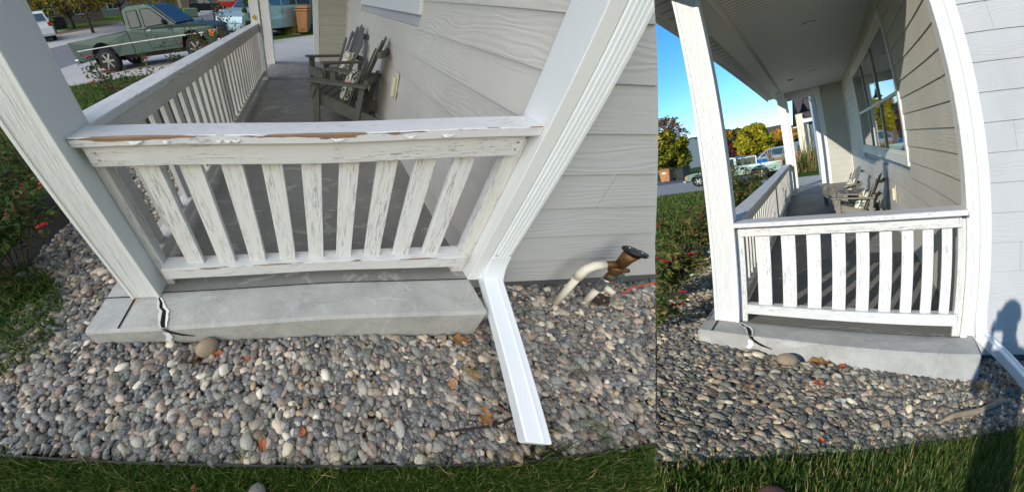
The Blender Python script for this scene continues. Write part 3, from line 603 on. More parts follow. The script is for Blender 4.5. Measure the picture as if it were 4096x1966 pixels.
# ------------------------------------------------------------------ the porch, built once for each photograph
def lap_wall(parent, name, mat, a0, a1, z0, zs, plane, ax, sgn, z_top, clip=None, joints=None):
    """lap boards; zs = shadow-line heights; ax 'x' = wall runs along y at x=plane facing -x; ax 'y' = runs along x at y=plane facing -y"""
    m = MB(); L = [z0] + list(zs) + [z_top]; over = .012
    for i in range(len(L) - 1):
        lo, hi = L[i], L[i + 1]; o = [(over + .004, lo), (over + .004, lo), (.003, hi + .012), (-.03, hi + .012), (-.03, lo)][1:]
        if i == len(L) - 2: o = [(over + .004, lo), (.008, hi), (-.03, hi), (-.03, lo)]
        pts = [(plane - sgn * 0 - u, z) for u, z in o]
        segs = [(a0, a1)]
        if clip and not (hi <= clip[2] or lo >= clip[3]): segs = [(a0, clip[0]), (clip[1], a1)]
        for j in (joints(i) if joints else ()):
            segs = [q for s0, s1 in segs for q in (((s0, j - .0016), (j + .0016, s1)) if s0 + .1 < j < s1 - .1 else ((s0, s1),))]
        for s0, s1 in segs:
            if s1 - s0 < .01: continue
            if ax == 'x': m.prism(pts, s0, s1, 'y')
            else: m.prism([(q, z) for q, z in pts], s0, s1, 'x')
    return part(m, name, mat, parent, True)
def porch(side, d):
    global PLACE; PLACE = side; L = side == 'left'; a, b, W2, Wl = d['a'], d['b'], d['W2'], d['W']; s, sl = d['s'], d['sl']; Yf, Ye, Yw = d['Yf'], d['Ye'], d['Yw']; zc = d['zc']
    where = 'overcast' if L else 'sunlit'; w2 = 'in the left view' if L else 'in the sunny right view'
    # --- concrete
    sb = MB(); sb.box(-sl, W2 + d['sr'], -s, Yw + .3, -.42, 0, .016); slab = sb.build('concrete_slab', 'slab_concrete'); slab['kind'] = 'structure'
    fl = sheet('porch_floor', [(a * .5, .034), (Wl, .034), (Wl, Yw), (a * .5, Yw)], .004, 'floor_concrete')
    m = MB(); k = .004
    def groove(p, q, w=.006): p, q = Vector(p), Vector(q); n = (q - p).cross(Vector((0, 0, 1))).normalized() * w / 2; m.poly([p - n, p + n, q + n, q - n], [(0, 1, 2, 3)])
    jz = .0072
    groove((a * .9, .030, jz), (W2 + .01, .030, jz), .006); groove((-sl + .012, .012, k), (-.002, .012, k), .007); groove((.022, -.006, k), (.022, -s + .014, k), .010); groove((a + .01, Yf + .05, jz), (Wl - .005, Yf + .05, jz), .012)
    jo = m.build('floor_joint', 'crack_dark'); jo.parent = slab; jo.matrix_parent_inverse = Matrix.Identity(4); jo.matrix_basis = Matrix.Identity(4)
    # crack with flaking sealer
    P = [(a - .005, -.004), (a + .022, -.04), (a + .035, -.075), (a + .062, -.10), (a + .075, -.145), (a + .085, -.18), (a + .10, -s + .004)]
    Pw = [.005, .009, .011, .013, .014, .015, .013]; rnd = random.Random(5)
    V = []; 
    for (x, y), w in zip(P, Pw): V += [(x - w * rnd.uniform(.5, .9), y, .005), (x + w * rnd.uniform(.5, .9), y, .005)]
    dn = [(a + .105, -s - .003, -.02), (a + .125, -s - .003, -.02), (a + .13, -s - .003, -.05), (a + .155, -s - .003, -.045), (a + .17, -s - .003, -.075), (a + .20, -s - .003, -.07), (a + .235, -s - .003, -.09), (a + .24, -s - .003, -.085)]
    m = MB(); m.poly(V, [(2 * i, 2 * i + 1, 2 * i + 3, 2 * i + 2) for i in range(len(P) - 1)]); x_, y_ = P[-1]
    m.poly([(x_ - .012, -s - .003, .003), (x_ + .012, -s - .003, .003)] + dn, [(0, 1, 3, 2), (2, 3, 5, 4), (4, 5, 7, 6), (6, 7, 9, 8)])
    cr = m.build('crack', 'crack_dark'); cr.parent = slab; cr.matrix_parent_inverse = Matrix.Identity(4); cr.matrix_basis = Matrix.Identity(4)
    for sg in (-1, 1):
        m = MB(); n = 22; A = []; B = []
        for i in range(n):
            t = i / (n - 1) * (len(P) - 1.001); j = int(t); f = t - j; x = lerp(P[j][0], P[j + 1][0], f); y = lerp(P[j][1], P[j + 1][1], f); w = lerp(Pw[j], Pw[j + 1], f) * .9
            e = (.005 + .012 * sin(pi * i / (n - 1)) ** .7) * rnd.uniform(.75, 1.15); A.append((x + sg * w, y, .0045)); B.append((x + sg * (w + e), y + rnd.uniform(-.004, .004), .0065))
        A = [(x, y + .0, .0045) for x, y, z in A]; m.poly(A + B, [(i, i + 1, n + i + 1, n + i) for i in range(n - 1)]); q = m.build('flaking_sealer', 'white_flake'); q.parent = slab; q.matrix_parent_inverse = Matrix.Identity(4); q.matrix_basis = Matrix.Identity(4)
    m = MB(); m.poly([(a + .085, -s - .004, -.03), (a + .115, -s - .004, -.035), (a + .125, -s - .006, -.075), (a + .10, -s - .012, -.11), (a + .075, -s - .012, -.10), (a + .09, -s - .006, -.07)], [(0, 1, 2, 3, 4, 5)]); q = m.build('flaking_sealer', 'white_flake'); q.parent = slab; q.matrix_parent_inverse = Matrix.Identity(4); q.matrix_basis = Matrix.Identity(4)
    # --- posts
    def post(x0, x1, y0, y1, z1, lab, grp, trim=True):
        t = thing('porch_post', lab, 'post', ((x0 + x1) / 2, (y0 + y1) / 2, 0), 0, grp); part(MB().box(x0 + .003, x1 - .003, y0 + .003, y1 - .003, .0, z1, .004), 'shaft', 'post_paint', t, True)
        if trim:
            for xa, xb in ((x0, x0 + .022), (x1 - .022, x1)): part(MB().box(xa, xb, y0 - .002, y1 + .002, .0, z1, .003), 'corner_board', 'white_trim', t, True)
        return t
    g = 'square white porch posts, ' + where + ' view'
    post(0, a, 0, b, zc - .16, 'near left white timber porch post above the cracked slab, ' + where + ' view', g)
    post(d['fx'], d['fx'] + .17, Yf, Yf + .17, zc - .16, 'white porch post where the long side railing ends, ' + where + ' view', g)
    post(d['fx'] - .03, d['fx'] + .17, Ye, Ye + .2, zc - .16, 'farthest white porch post, standing beside the front walk, ' + where + ' view', g)
    t = thing('porch_post', 'white half post against the house wall beside the downspout, ' + where + ' view', 'post', (W2 + .05, .1, 0), 0, g)
    part(MB().box(W2, W2 + .068, d['pf'], d['cb'] + .02, .0, zc - .16, .003), 'shaft', 'post_paint' if not L else 'white_trim', t, True)
    part(MB().box(W2 + .0685, W2 + .16, d['pf'] + .055, d['pf'] + .12, -.15, zc - .16, .003), 'corner_board', 'white_trim', t, True)
    # --- front railing
    zt = .93; cf, cb = d['cf'], d['cb']; yf = d['yf']
    t = thing('railing', ('peeling' if L else 'sunlit') + ' white front railing with nine flat balusters, ' + where + ' view', 'railing', ((a + W2) / 2, .1, 0), 0)
    cap = part(MB().box(a + .001, W2 - .001, cf, cb, zt - .039, zt, .004), 'cap_rail', 'cap_paint' if L else 'sunny_cap_paint', t, True)
    if L:                                                    # lifted flakes of paint along the bare edge
        rr = random.Random(3)
        for k in range(10):
            x = rr.choice([.32, .38, .55, .72, .78, .98, 1.16, 1.24, 1.45, 1.62]) + rr.uniform(-.04, .04); ln = rr.uniform(.02, .07); m = MB(); pts = []
            for i in range(6): pts += [(x + ln * i / 5, cf - .002 - .005 * sin(pi * i / 5), zt - .016 - rr.uniform(0, .003)), (x + ln * i / 5, cf - .004 - .010 * sin(pi * i / 5) * rr.uniform(.6, 1.2), zt - .016 - .010 * sin(pi * i / 5) - .001)]
            m.poly(pts, [(2 * i, 2 * i + 1, 2 * i + 3, 2 * i + 2) for i in range(5)]); part(m, 'paint_flake', 'white_flake', cap, True)
    part(MB().box(a + .028, W2 - .045, yf, yf + .032, .80, zt - .0395, .003), 'fascia', 'fascia_paint', t, True)
    part(MB().box(a + .045, W2 - .048, yf - .004, yf + .10, .090, .1745, .004), 'lower_rail', 'rail_paint', t, True)
    n = 9; x0, x1 = d['bx']; bw = d['bw']
    for k in range(n):
        x = lerp(x0, x1, k / (n - 1)); part(MB().box(x - bw / 2, x + bw / 2, yf + .012 + .022, yf + .050 + .012, .1748, .86, .002), 'baluster', 'baluster_paint' if L else 'sunny_baluster_paint', t, True)
    part(MB().box(a + .002, a + .05, yf + .035, yf + .085, .0, .86, .002), 'end_strip', 'nailer_paint', t, True); part(MB().box(W2 - .075, W2 - .002, yf + .035, yf + .085, .0, .86, .002), 'end_strip', 'nailer_paint', t, True)
    for xx in (a + .07, W2 - .07):
        for zz in (.83, .86): part(MB().lathe([(.004, -.0015), (.004, .001)], Matrix.Translation((xx, yf - .0005, zz)) @ Matrix.Rotation(RD(90), 4, 'X'), 8), 'screw', 'galvanised', t, True)
    # --- side railing
    ci = d['ci']; t = thing('railing', 'long white side railing running away from the near post, ' + where + ' view', 'railing', (ci - .08, Yf / 2, 0), 0)
    y0, y1 = b + .001, Yf - .001; part(MB().box(ci - .145, ci, max(y0, cb * .0 + y0), y1, zt - .039, zt, .004), 'cap_rail', 'side_cap_paint', t, True)
    part(MB().box(ci - .045, ci - .013, y0, y1, .80, zt - .0395, .003), 'fascia', 'side_rail_paint', t, True); part(MB().box(ci - .11, ci - .012, y0, y1, .09, .175, .004), 'lower_rail', 'side_rail_paint', t, True)
    ym = d['ym']; part(MB().box(ci - .12, ci - .046, ym, ym + .09, 0, .86, .003), 'middle_post', 'side_rail_paint', t, True); n1, n2 = d['nb']
    for ya, yb, nn in ((y0 + .02, ym, n1), (ym + .09, y1 - .02, n2)):
        for k in range(nn):
            y = lerp(ya, yb, (k + .5) / nn); w = d['sw']; part(MB().box(ci - .08, ci - .046, y - w / 2, y + w / 2, .1752, .86, .002), 'baluster', 'side_baluster_paint', t, True)
    # --- the house
    h = thing('house', ('left view: ' if L else 'sunny right view: ') + 'pale lap sided house wall behind the chairs with white trim', 'house', (Wl, 3, 0))
    wy0, wy1, wz0, wz1 = d['win']; ex = d['ex']; zs = [ex * k + .15 for k in range(0, 40) if ex * k + .15 < zc - .1]
    lap_wall(h, 'porch_wall', 'siding_porch', .19, Yw, .0, zs, Wl, 'x', 1, zc, (wy0 + .0, wy1, wz0, wz1), lambda i: ((1.55,), (), (2.55, 6.1), (), (4.3,))[i % 5])
    if not L: pass
    sy = d['pf'] + .125; xs1 = 5.2; zs2 = [-.17 + .207 * k for k in range(1, 40) if -.17 + .207 * k < 4.6]
    lap_wall(h, 'side_wall', 'siding_side', W2 + .162, xs1, -.17, zs2, sy, 'y', 1, 4.7, None, lambda i: ((), (W2 + 1.9,), (), (W2 + .62,))[i % 4])
    part(MB().box(W2 + .02, xs1, sy + .012, sy + .3, -.6, -.172, 0), 'foundation', 'foundation', h, True)
    part(MB().box(Wl + .0301, 5.2, sy + .031, Yw + .5, -.6, zc + 1.2, 0), 'wall_core', 'siding_side', h, True)
    # far wall closing the porch
    fx = d['bx0']; lap_wall(h, 'far_wall', 'siding_back', fx + .14, Wl - .02, -.0, [.19 * k for k in range(1, 30) if .19 * k < zc - .05], Yw, 'y', 1, zc)
    part(MB().box(fx + .141, 4, Yw + .031, Yw + .3, -.4, zc + .6, 0), 'wall_core', 'siding_back', h, True)
    part(MB().box(fx, fx + .14, Yw - .02, Yw + .3, -.12, zc, .004), 'corner_board', 'white_trim', h, True); part(MB().box(Wl - .035, Wl - .017, Yw - .045, Yw - .017, .0, zc, .003), 'corner_bead', 'white_trim', h, True)
    # window
    win = part(MB().box(Wl - .028, Wl - .018, wy0 - .001, wy1 + .001, wz0 - .001, wz1 + .001, 0) if 0 else MB().box(Wl - .034, Wl + .03, wy0 - .001, wy1 + .001, wz0 - .001, wz0 + .13, .003), 'window', 'white_trim', h, True)
    tr = MB(); tr.box(Wl - .034, Wl + .03, wy0, wy0 + .12, wz0 + .1305, wz1, .003); tr.box(Wl - .034, Wl + .03, wy1 - .12, wy1, wz0 + .1305, wz1, .003); tr.box(Wl - .034, Wl + .03, wy0 + .1205, wy1 - .1205, wz1 - .12, wz1, .003); part(tr, 'trim', 'white_trim', win, True)
    gy0, gy1, gz0, gz1 = wy0 + .12, wy1 - .12, wz0 + .13, wz1 - .12; ms = MB(); nc = 3; e = .022
    zm = lerp(gz0, gz1, .46)
    for k in range(nc + 1): y = lerp(gy0 + .03, gy1 - .03, k / nc); ms.box(Wl - .024, Wl + .03, y - .028, y + .028, gz0, gz1, .003)
    for k in range(nc):
        ya, yb = lerp(gy0 + .03, gy1 - .03, k / nc) + .0285, lerp(gy0 + .03, gy1 - .03, (k + 1) / nc) - .0285
        for z in (gz0 + .022, zm, gz1 - .022): ms.box(Wl - .018, Wl + .03, ya, yb, z - .024, z + .024, .003)
        for z_a, z_b in ((gz0 + .046, zm - .024), (zm + .024, gz1 - .046)): part(MB().box(Wl + .0, Wl + .01, ya - .002, yb + .002, z_a - .002, z_b + .002, 0), 'pane', 'window_glass', win, True)
    part(ms, 'mullions', 'white_trim', win, True)
    # dark room behind the panes is not seen; outlet
    oy, oz = d['outlet']; t = thing('outdoor_outlet', 'cream covered power outlet on the porch wall by the nearer chair, ' + where + ' view', 'power outlet', (Wl - .02, oy, oz)); part(MB().box(-.012, .0, -.07, .07, -.13, .13, .004), 'plate', 'outlet_cream', t); part(MB().box(-.05, -.013, -.045, .045, -.10, .09, .012), 'cover', 'outlet_cream', t)
    # --- roof over the porch
    ov = d['over']; ex0 = d['eave']
    rf = thing('porch_roof', ('left view: ' if L else 'sunny right view: ') + 'white beadboard porch ceiling with beam, fascia and vented soffit', 'porch roof', (0, 3, zc)); 
    part(MB().box(a + .02, Wl - .001, -ov + .02, Yw, zc + .0, zc + .02, 0), 'ceiling', 'beadboard', rf, True)
    part(MB().box(-.02, a + .019, -ov + .02, Yw - .02, zc - .16, zc + .02, .004), 'beam', 'fascia_white', rf, True); part(MB().box(a + .0195, fx + .139, Yw - .12, Yw - .021, zc - .27, zc - .001, .004), 'end_beam', 'fascia_white', rf, True)
    sf = MB(); sf.box(ex0, -.021, -ov + .02, Yw + .3, zc - .05, zc - .03, 0); so = part(sf, 'soffit', 'fascia_white', rf, True); q = MB()
    for k in range(int((Yw + ov) / .30)): y = -ov + .1 + k * .30; q.box(ex0 + .04, -.05, y, y + .012, zc - .054, zc - .0495, 0)
    part(q, 'soffit_groove', 'house_grey', so, True)
    part(MB().box(ex0 - .03, ex0 - .001, -ov, Yw + .3, zc - .10, zc + .09, .003), 'fascia', 'fascia_white', rf, True); part(MB().box(ex0 - .029, Wl + .2, -ov - .02, -ov + .019, zc - .03, zc + .2, .003), 'front_fascia', 'fascia_white', rf, True)
    m = MB(); m.poly([(ex0 - .1, -ov - .04, zc + .08), (5.2, -ov - .04, zc + 1.5), (5.2, Yw + .4, zc + 1.5), (ex0 - .1, Yw + .4, zc + .08), (ex0 - .1, -ov - .04, zc + .11), (5.2, -ov - .04, zc + 1.53), (5.2, Yw + .4, zc + 1.53), (ex0 - .1, Yw + .4, zc + .11)], [(0, 1, 2, 3), (4, 5, 6, 7), (0, 1, 5, 4), (1, 2, 6, 5), (2, 3, 7, 6), (3, 0, 4, 7)]); part(m, 'roofing', 'shingle', rf, True)
    m = MB(); m.poly([(Wl, -ov + .0, zc + .021), (4.9, -ov + .0, zc + .021), (4.9, sy - .02, zc + .021), (Wl, sy - .02, zc + .021)], [(0, 1, 2, 3)]); part(m, 'gable_soffit', 'fascia_white', rf, True)
    # --- downspout
    sp = d['spout']; t = thing('downspout', 'white ribbed downspout beside the half post, kicked out over the gravel, ' + where + ' view', 'downspout', (sp[0][0], sp[0][1], 0))
    x, y = sp[0]; m = MB(); m.box(x, x + .112, y, y + .075, .19, 4.5, .006)
    for k in range(4): m.box(x + .022 + k * .021, x + .031 + k * .021, y - .004, y + .002, .19, 4.5, .001)
    for k in range(3): m.box(x + .110, x + .116, y + .014 + k * .02, y + .022 + k * .02, .19, 4.5, .001)
    part(m, 'upper_pipe', 'spout_paint', t, True); e = Vector(sp[1]); st = Vector((x + .056, y + .015, .03)); c0 = Vector((x + .056, y + .0375, .195)); m = MB(); n = 7; pr = None
    for k in range(n + 1):
        q = k / n; p = (1 - q) ** 2 * c0 + 2 * q * (1 - q) * Vector((x + .056, y + .035, .10)) + q * q * (st + (e - st).normalized() * .03)
        if pr is not None: m.beam(pr, p + (p - pr) * .25, .118, .080, (0, -1, .35), .004)
        pr = p
    part(m, 'elbow', 'spout_paint', t, True); m = MB(); m.beam(st, e, .112, .072, (0, 0, 1), .006); dirv = (e - st).normalized(); sd = Vector((0, 0, 1)).cross(dirv).normalized(); up = dirv.cross(sd)
    for k in (.018,): m.beam(st + sd * k + up * .037, e + sd * k + up * .037, .008, .008, (0, 0, 1), .001)
    part(m, 'lower_pipe', 'spout_paint', t, True)
    for px_, pz in ((x + .02, .215), (x + .09, .215), (x + .05, -.0 + .06)): part(MB().lathe([(.004, -.003), (.004, .001)], Matrix.Translation((px_, y - .0035, pz)) @ Matrix.Rotation(RD(90), 4, 'X'), 8), 'screw', 'galvanised', t, True)
    return h

SEAM = [(-0.778, 53.321), (-0.6921, 52.641), (-0.6087, 52.112), (-0.5274, 51.701), (-0.4474, 51.385), (-0.3686, 51.145), (-0.2905, 50.967), (-0.2129, 50.84), (-0.1357, 50.757), (-0.0587, 50.713), (0.0181, 50.703), (0.0951, 50.729), (0.1721, 50.791), (0.2495, 50.894), (0.3273, 51.044), (0.4057, 51.25), (0.485, 51.524), (0.5656, 51.882), (0.6478, 52.345), (0.7322, 52.941), (0.8196, 53.707)]
def seam_az(t): return RD(float(np.interp(t, [p[0] for p in SEAM], [p[1] for p in SEAM])))
def clip_all(skip=()):
    """each place ends where the other one begins"""
    bpy.context.view_layer.update(); Rc = np.array([right, down, fwd]); C0 = np.array(CR)
    ts = [-1.6, -.55, 0, .5, 1.6]; dirs = []
    for t in ts: az = seam_az(t); dirs.append((right * sin(az) + fwd * cos(az) + down * t).normalized())
    planes = [(dirs[i], dirs[i + 1].cross(dirs[i]).normalized()) for i in range(len(ts) - 1)]
    st, sa = np.array([p[0] for p in SEAM]), np.radians([p[1] for p in SEAM])
    def outside(P, side):                                   # P: n x 3 world points
        v = (P - C0) @ Rc.T; az = np.arctan2(v[:, 0], v[:, 2]); f = np.interp(v[:, 1] / np.hypot(v[:, 0], v[:, 2]), st, sa)
        return (az > f) if side == 'left' else ((az < f) & (v[:, 2] > -.02))
    for side in ('left', 'right'):
        for o in list(COL[side].objects):
            if o.type != 'MESH' or o.name.split('.')[0] in skip or (o.parent and o.parent.name.split('.')[0] in skip): continue
            me = o.data; n = len(me.vertices); co = np.empty(n * 3, np.float32); me.vertices.foreach_get('co', co); W4 = np.array(o.matrix_world); P = co.reshape(-1, 3) @ W4[:3, :3].T + W4[:3, 3]
            bb = np.array([(o.matrix_world @ Vector(c))[:] for c in o.bound_box])
            samp = np.concatenate([P] + [bb[i:i + 1] * (1 - k) + bb[j:j + 1] * k for i in range(8) for j in range(i) for k in (.25, .5, .75)])
            out = outside(samp, side)
            if not out.any(): continue
            if me.users > 1: me = o.data = me.copy()
            b = bmesh.new(); b.from_mesh(me); inv = o.matrix_world.inverted(); inv3 = inv.to_3x3()
            if len(b.faces) < 60000 and (len(b.faces) < 3000 or o.get('kind') != 'stuff'):
                for d, nn in planes:
                    r = bmesh.ops.bisect_plane(b, geom=b.verts[:] + b.edges[:] + b.faces[:], plane_co=inv @ CR, plane_no=(o.matrix_world.to_3x3().transposed() @ nn).normalized())
                if side == 'right': bmesh.ops.bisect_plane(b, geom=b.verts[:] + b.edges[:] + b.faces[:], plane_co=inv @ (CR - fwd * .02), plane_no=(o.matrix_world.to_3x3().transposed() @ fwd).normalized())
            cs = np.array([(o.matrix_world @ f.calc_center_median())[:] for f in b.faces]); bad = outside(cs, side)
            bmesh.ops.delete(b, geom=[f for f, q in zip(b.faces[:], bad) if q], context='FACES')
            if not len(b.faces): b.free(); bpy.data.objects.remove(o); continue
            b.to_mesh(me); b.free()
    while True:                                             # drop things that ended wholly beyond the seam
        par = {o.parent for o in bpy.data.objects}; dead = [o for s_ in COL for o in COL[s_].objects if o.type == 'EMPTY' and o not in par]
        if not dead: break
        for o in dead: bpy.data.objects.remove(o)

# ================================================================== LEFT VIEW (soft shade)
DL = dict(a=.165, b=.208, W2=2.048, W=2.078, cf=.044, cb=.18, yf=.062, bx=(.395, 1.795), bw=.092, s=.212, sl=.166, sr=.02, ci=.168, Yf=5.62, Ye=7.4, Yw=7.66, fx=.03, zc=2.75, pf=.024,
          ym=2.52, nb=(13, 16), sw=.075, win=(1.94, 5.4, 1.20, 2.55), ex=.19, outlet=(2.36, .57), bx0=1.22, over=.2, eave=-.5, spout=[(2.120, .022), (2.03, -.80, -.125)])
PLACE = 'left'; hL = porch('left', DL)
gL = lambda x, y: -.118 - .055 * min(max(x + .17, 0), 3)
EL = [(-3, -.74), (-.356, -.743), (.151, -.763), (.576, -.784), (1.117, -.814), (1.543, -.831), (1.885, -.847), (2.262, -.846), (2.717, -.843), (6, -.80)]
def interp(T, x): return float(np.interp(x, [p[0] for p in T], [p[1] for p in T]))
sheet('gravel_soil', [(-1.6, 7.5), (-1.6, .6), (-.9, -.1), (-.75, -.9), (6, -.9), (6, 3), (4, 7.5)], 0, 'soil', zf=lambda x, y: gL(x, y) - .012, cuts=14)
lawn_pts = [ (9, -4), (6, -.80), (2.717, -.843), (2.262, -.846), (1.885, -.847), (1.543, -.831), (1.117, -.814), (.576, -.784), (.151, -.763), (-.356, -.743), (-.8, -.72), (-1.2, .2), (-1.7, 2), (-1.7, 7.9), (-1.5, 8.0), (-8.7, 8.1), (-8.7, -4)]
hL_ = lambda x, y: max(-.66, -.14 - .094 * max(0, -1.5 - x))
hG = lambda x, y: gL(x, y) - .004 if x > -1.5 else hL_(x, y) + .018
sheet('lawn', lawn_pts, 0, 'lawn_turf', zf=hG, cuts=30)
hL_ = lambda x, y: max(-.66, -.14 - .094 * max(0, -1.5 - x))
fL = lambda x, y: (1.11 + (x - 1.11) * 1.25, -1.04 + (y + 1.04) * 1.25)
sheet('ground', [(-140, -30), (90, -30), (90, 160), (-140, 160)], -.95, 'far_turf')
sheet('driveway', [(-8.7, 8.1), (-1.5, 8.0), (-.17, 7.7), (-.17, 7.98), (2.2, 7.98), (2.3, 15.4), (1.27, 15.9), (-.8, 13.6), (-2.4, 15.0), (-8.7, 15.2)], 0, 'drive_concrete', zf=lambda x, y: hL_(x, y) - .01, cuts=20)
sheet('front_walk', [(-.17, 7.965), (2.2, 7.965), (2.2, 9.2), (-.17, 9.2)], -.04, 'walk_concrete')
sheet('street', [(-14, -20), (-8.7, -20), (-8.7, 150), (-14, 150)], -.69, 'asphalt')
sheet('street_shoulder', [(-19.6, -20), (-14, -20), (-14, 150), (-19.6, 150)], -.68, 'drive_concrete')
sheet('side_yard_lawn', [(-8.7, 15.2), (-2.4, 15.0), (-.8, 13.6), (1.27, 15.9), (3.5, 15.0), (6, 15), (6, 34), (-8.7, 40)], 0, 'lawn_turf', zf=lambda x, y: hL_(x, y) - .02, cuts=20)
sheet('driveway', [(-8.7, 19.5), (-2.2, 16.6), (.6, 16.3), (3, 26), (-8.7, 26)], 0, 'drive_concrete', zf=lambda x, y: hL_(x, y) - .013, cuts=20)
sheet('far_verge', [(-21.5, -20), (-19.6, -20), (-19.6, 150), (-21.5, 150)], -.67, 'far_soil'); sheet('far_lawn', [(-90, -20), (-21.5, -20), (-21.5, 150), (-90, 150)], -.66, 'far_turf')
sheet('far_driveway', [fL(*p) for p in ((-40, 23), (-17, 23.4), (-17, 25.8), (-40, 27))], -.65, 'drive_concrete')

slabL = lambda x, y: -.175 < x < 2.075 and y > -.222
stL = [(.03 + 0 * i, 0) for i in range(0)]
bush_edge = inpoly([(-.62, -.9), (-.40, -.30), (-.52, .0), (-.50, .45), (-.62, 1.2), (-.9, 2), (-1.3, 3), (-1.3, 8), (-.2, 8), (-.2, -.3), (2.05, -.3), (2.05, .2), (6, .2), (6, -1), (-.62, -1)])
def in_gravel_L(x, y):
    if slabL(x, y) or y < interp(EL, x) + .012: return False
    if y > .17 and x > 2.1: return False
    if x > 4.6: return False
    dd = math.hypot(x - 2.12, y + .82)
    if dd < .13: return rng.random() < dd / .2
    if math.hypot((x - .42) / 1.6, y + .27) < .085: return rng.random() < .35
    return x > -1.35 and (x > -.75 + .08 * sin(9 * y) or (y > .3))
pebbles('gravel', in_gravel_L, (-1.0, 4.6, -.90, 2.6), .0285, gL, .0320, 'rounded river pebbles in grey, tan and pink under the porch slab, left view')
grass('grass', lambda x, y: y < interp(EL, x) - .006, (-.9, 3.3, -1.35, -.70), 52000, gL, .042, 'short green lawn grass along the bottom edge, left view', w=.0017, dry=.05)
grass('grass_tufts', lambda x, y: (y < interp(EL, x) + .03 and y > interp(EL, x) - .02 and rng.random() < .5) or math.hypot((x - 2.16), (y + .79)) < .09 or math.hypot(x - 2.45, y + .76) < .06 or math.hypot(x - 2.55, y + .48) < .04, (-.9, 3.3, -.92, -.4), 9000, gL, .075, 'longer grass blades leaning over the plastic edging and round the downspout mouth', w=.0017, dry=.12, lean=1.1)
grass('grass', lambda x, y: not (x > -1.75 + .2 * sin(y * 3)), (-7, -1.2, -.5, 8.0), 34000, hG, .06, 'green front lawn beyond the roses, left view', w=.006)
grass('ground_cover', inpoly([(-1.0, -.6), (-.52, -.36), (-.42, -.2), (-.47, .02), (-.6, .2), (-1.2, .6)]), (-1.1, -.3, -.6, .7), 5200, gL, .055, 'low clover and weeds creeping over the gravel at the left', w=.0045, lean=1.3)
m = MB()
ed = [(x, interp(EL, x)) for x in np.linspace(-1.2, 4.5, 40)]; V = []
for x, y in ed: z = gL(x, y); V += [(x, y - .004, z - .05), (x, y - .004, z + .016), (x, y + .004, z + .018), (x, y + .004, z - .05)]
m.poly(V, [(4 * i + k, 4 * i + (k + 1) % 4, 4 * i + 4 + (k + 1) % 4, 4 * i + 4 + k) for i in range(len(ed) - 1) for k in range(4)]); single(m, 'lawn_edging', 'edging', 'thin dark plastic edging between pebbles and lawn, left view', 'lawn edging', (1, -.8, -.17))
m = MB(); m.ball((0, 0, .02), .062, 3, (1.0, .82, .78), .02); single(m, 'rock', 'rock_tan', 'large smooth tan rock against the slab beside the crack, left view', 'rock', (.468, -.262, gL(.468, 0)), .5, None, world=False)
g_ = gL
for a in [('curled bright orange leaf beside the tan rock', (.535, -.300), .027, 'leaf_orange', .3, 11, .6), ('large brown curled leaf lying near the right end of the slab', (1.95, -.262), .062, 'leaf_brown', 2.9, 12, .5), ('ragged brown leaf left of the downspout mouth', (1.90, -.66), .055, 'leaf_brown', 1.3, 13, .5),
          ('wide brown leaf at the foot of the two pvc pipes', (3.08, .0), .085, 'wood_dark', .1, 14, .3), ('small orange leaf near the lawn edging, beside the round red pebble', (.83, -.725), .03, 'leaf_orange', 1.5, 15, .5), ('narrow orange leaf standing among the pebbles in the middle', (1.005, -.69), .028, 'leaf_orange', 1.2, 16, .8),
          ('orange brown leaf scrap among pebbles right of the orange leaf', (.70, -.34), .022, 'leaf_orange', 2.2, 17, .4), ('tan leaf lying flat left of the dry grass tuft', (1.80, -.50), .04, 'leaf_tan', .7, 18, .3), ('small red petal on the lawn by the shoe', (.57, -.86), .012, 'rose_red', 0, 19, .3)]:
    rough_leaf(a[0], (*a[1], gL(*a[1]) + .016), a[2], a[3], a[4], a[5], a[6])
m = MB(); rnd = random.Random(8)
for k in range(150):
    a = rnd.uniform(0, 2 * pi); q = rnd.uniform(0, .035); b = Vector((cos(a) * q, sin(a) * q * .7, .01)); t = b + Vector((cos(a + rnd.uniform(-1, 1)), sin(a + rnd.uniform(-1, 1)) * .7, rnd.uniform(.1, .6))) * rnd.uniform(.02, .055); w = Vector((.0012, .0008, 0)); m.poly([b - w, b + w, t], [(0, 1, 2)])
single(m, 'dead_grass_tuft', 'straw', 'dry straw coloured grass tuft on the gravel left of the downspout', 'dead grass', (1.93, -.455, gL(1.9, 0) + .014), 0, None, world=False)
m = MB()
for k in range(420):
    x = rnd.gauss(.42, .16); y = rnd.uniform(-.37, -.22); b = Vector((x, y, gL(x, y) + rnd.uniform(.004, .018))); a = rnd.uniform(0, pi); t = b + Vector((cos(a), sin(a), rnd.uniform(-.1, .2))) * rnd.uniform(.02, .05); w = Vector((.0007, .0007, 0)); m.poly([b - w, b + w, t], [(0, 1, 2)])
o = single(m, 'pine_needles', 'leaf_brown', 'brown needles and thatch packed along the foot of the slab near the crack, left view', 'needles', (.42, -.3, -.14)); o['kind'] = 'stuff'
m = MB(); hp = [(1.60, -.705), (1.75, -.708), (1.90, -.70), (1.99, -.685), (2.07, -.66)]; m.tube([(x, y, gL(x, y) + .016 - .012 * (i == 0)) for i, (x, y) in enumerate(hp)], .0062, 8); single(m, 'drip_hose', 'edging', 'short length of black drip hose half buried under the downspout', 'hose', (1.8, -.7, -.21))
m = MB(); m.tube([(3.30, .05, -.262), (3.40, .075, -.235), (3.6, .10, -.225), (4.2, .13, -.24)], .005, 6); single(m, 'wire', 'red_wire', 'thin orange red wire curving out of the gravel near the house corner', 'wire', (3.4, .08, -.26))
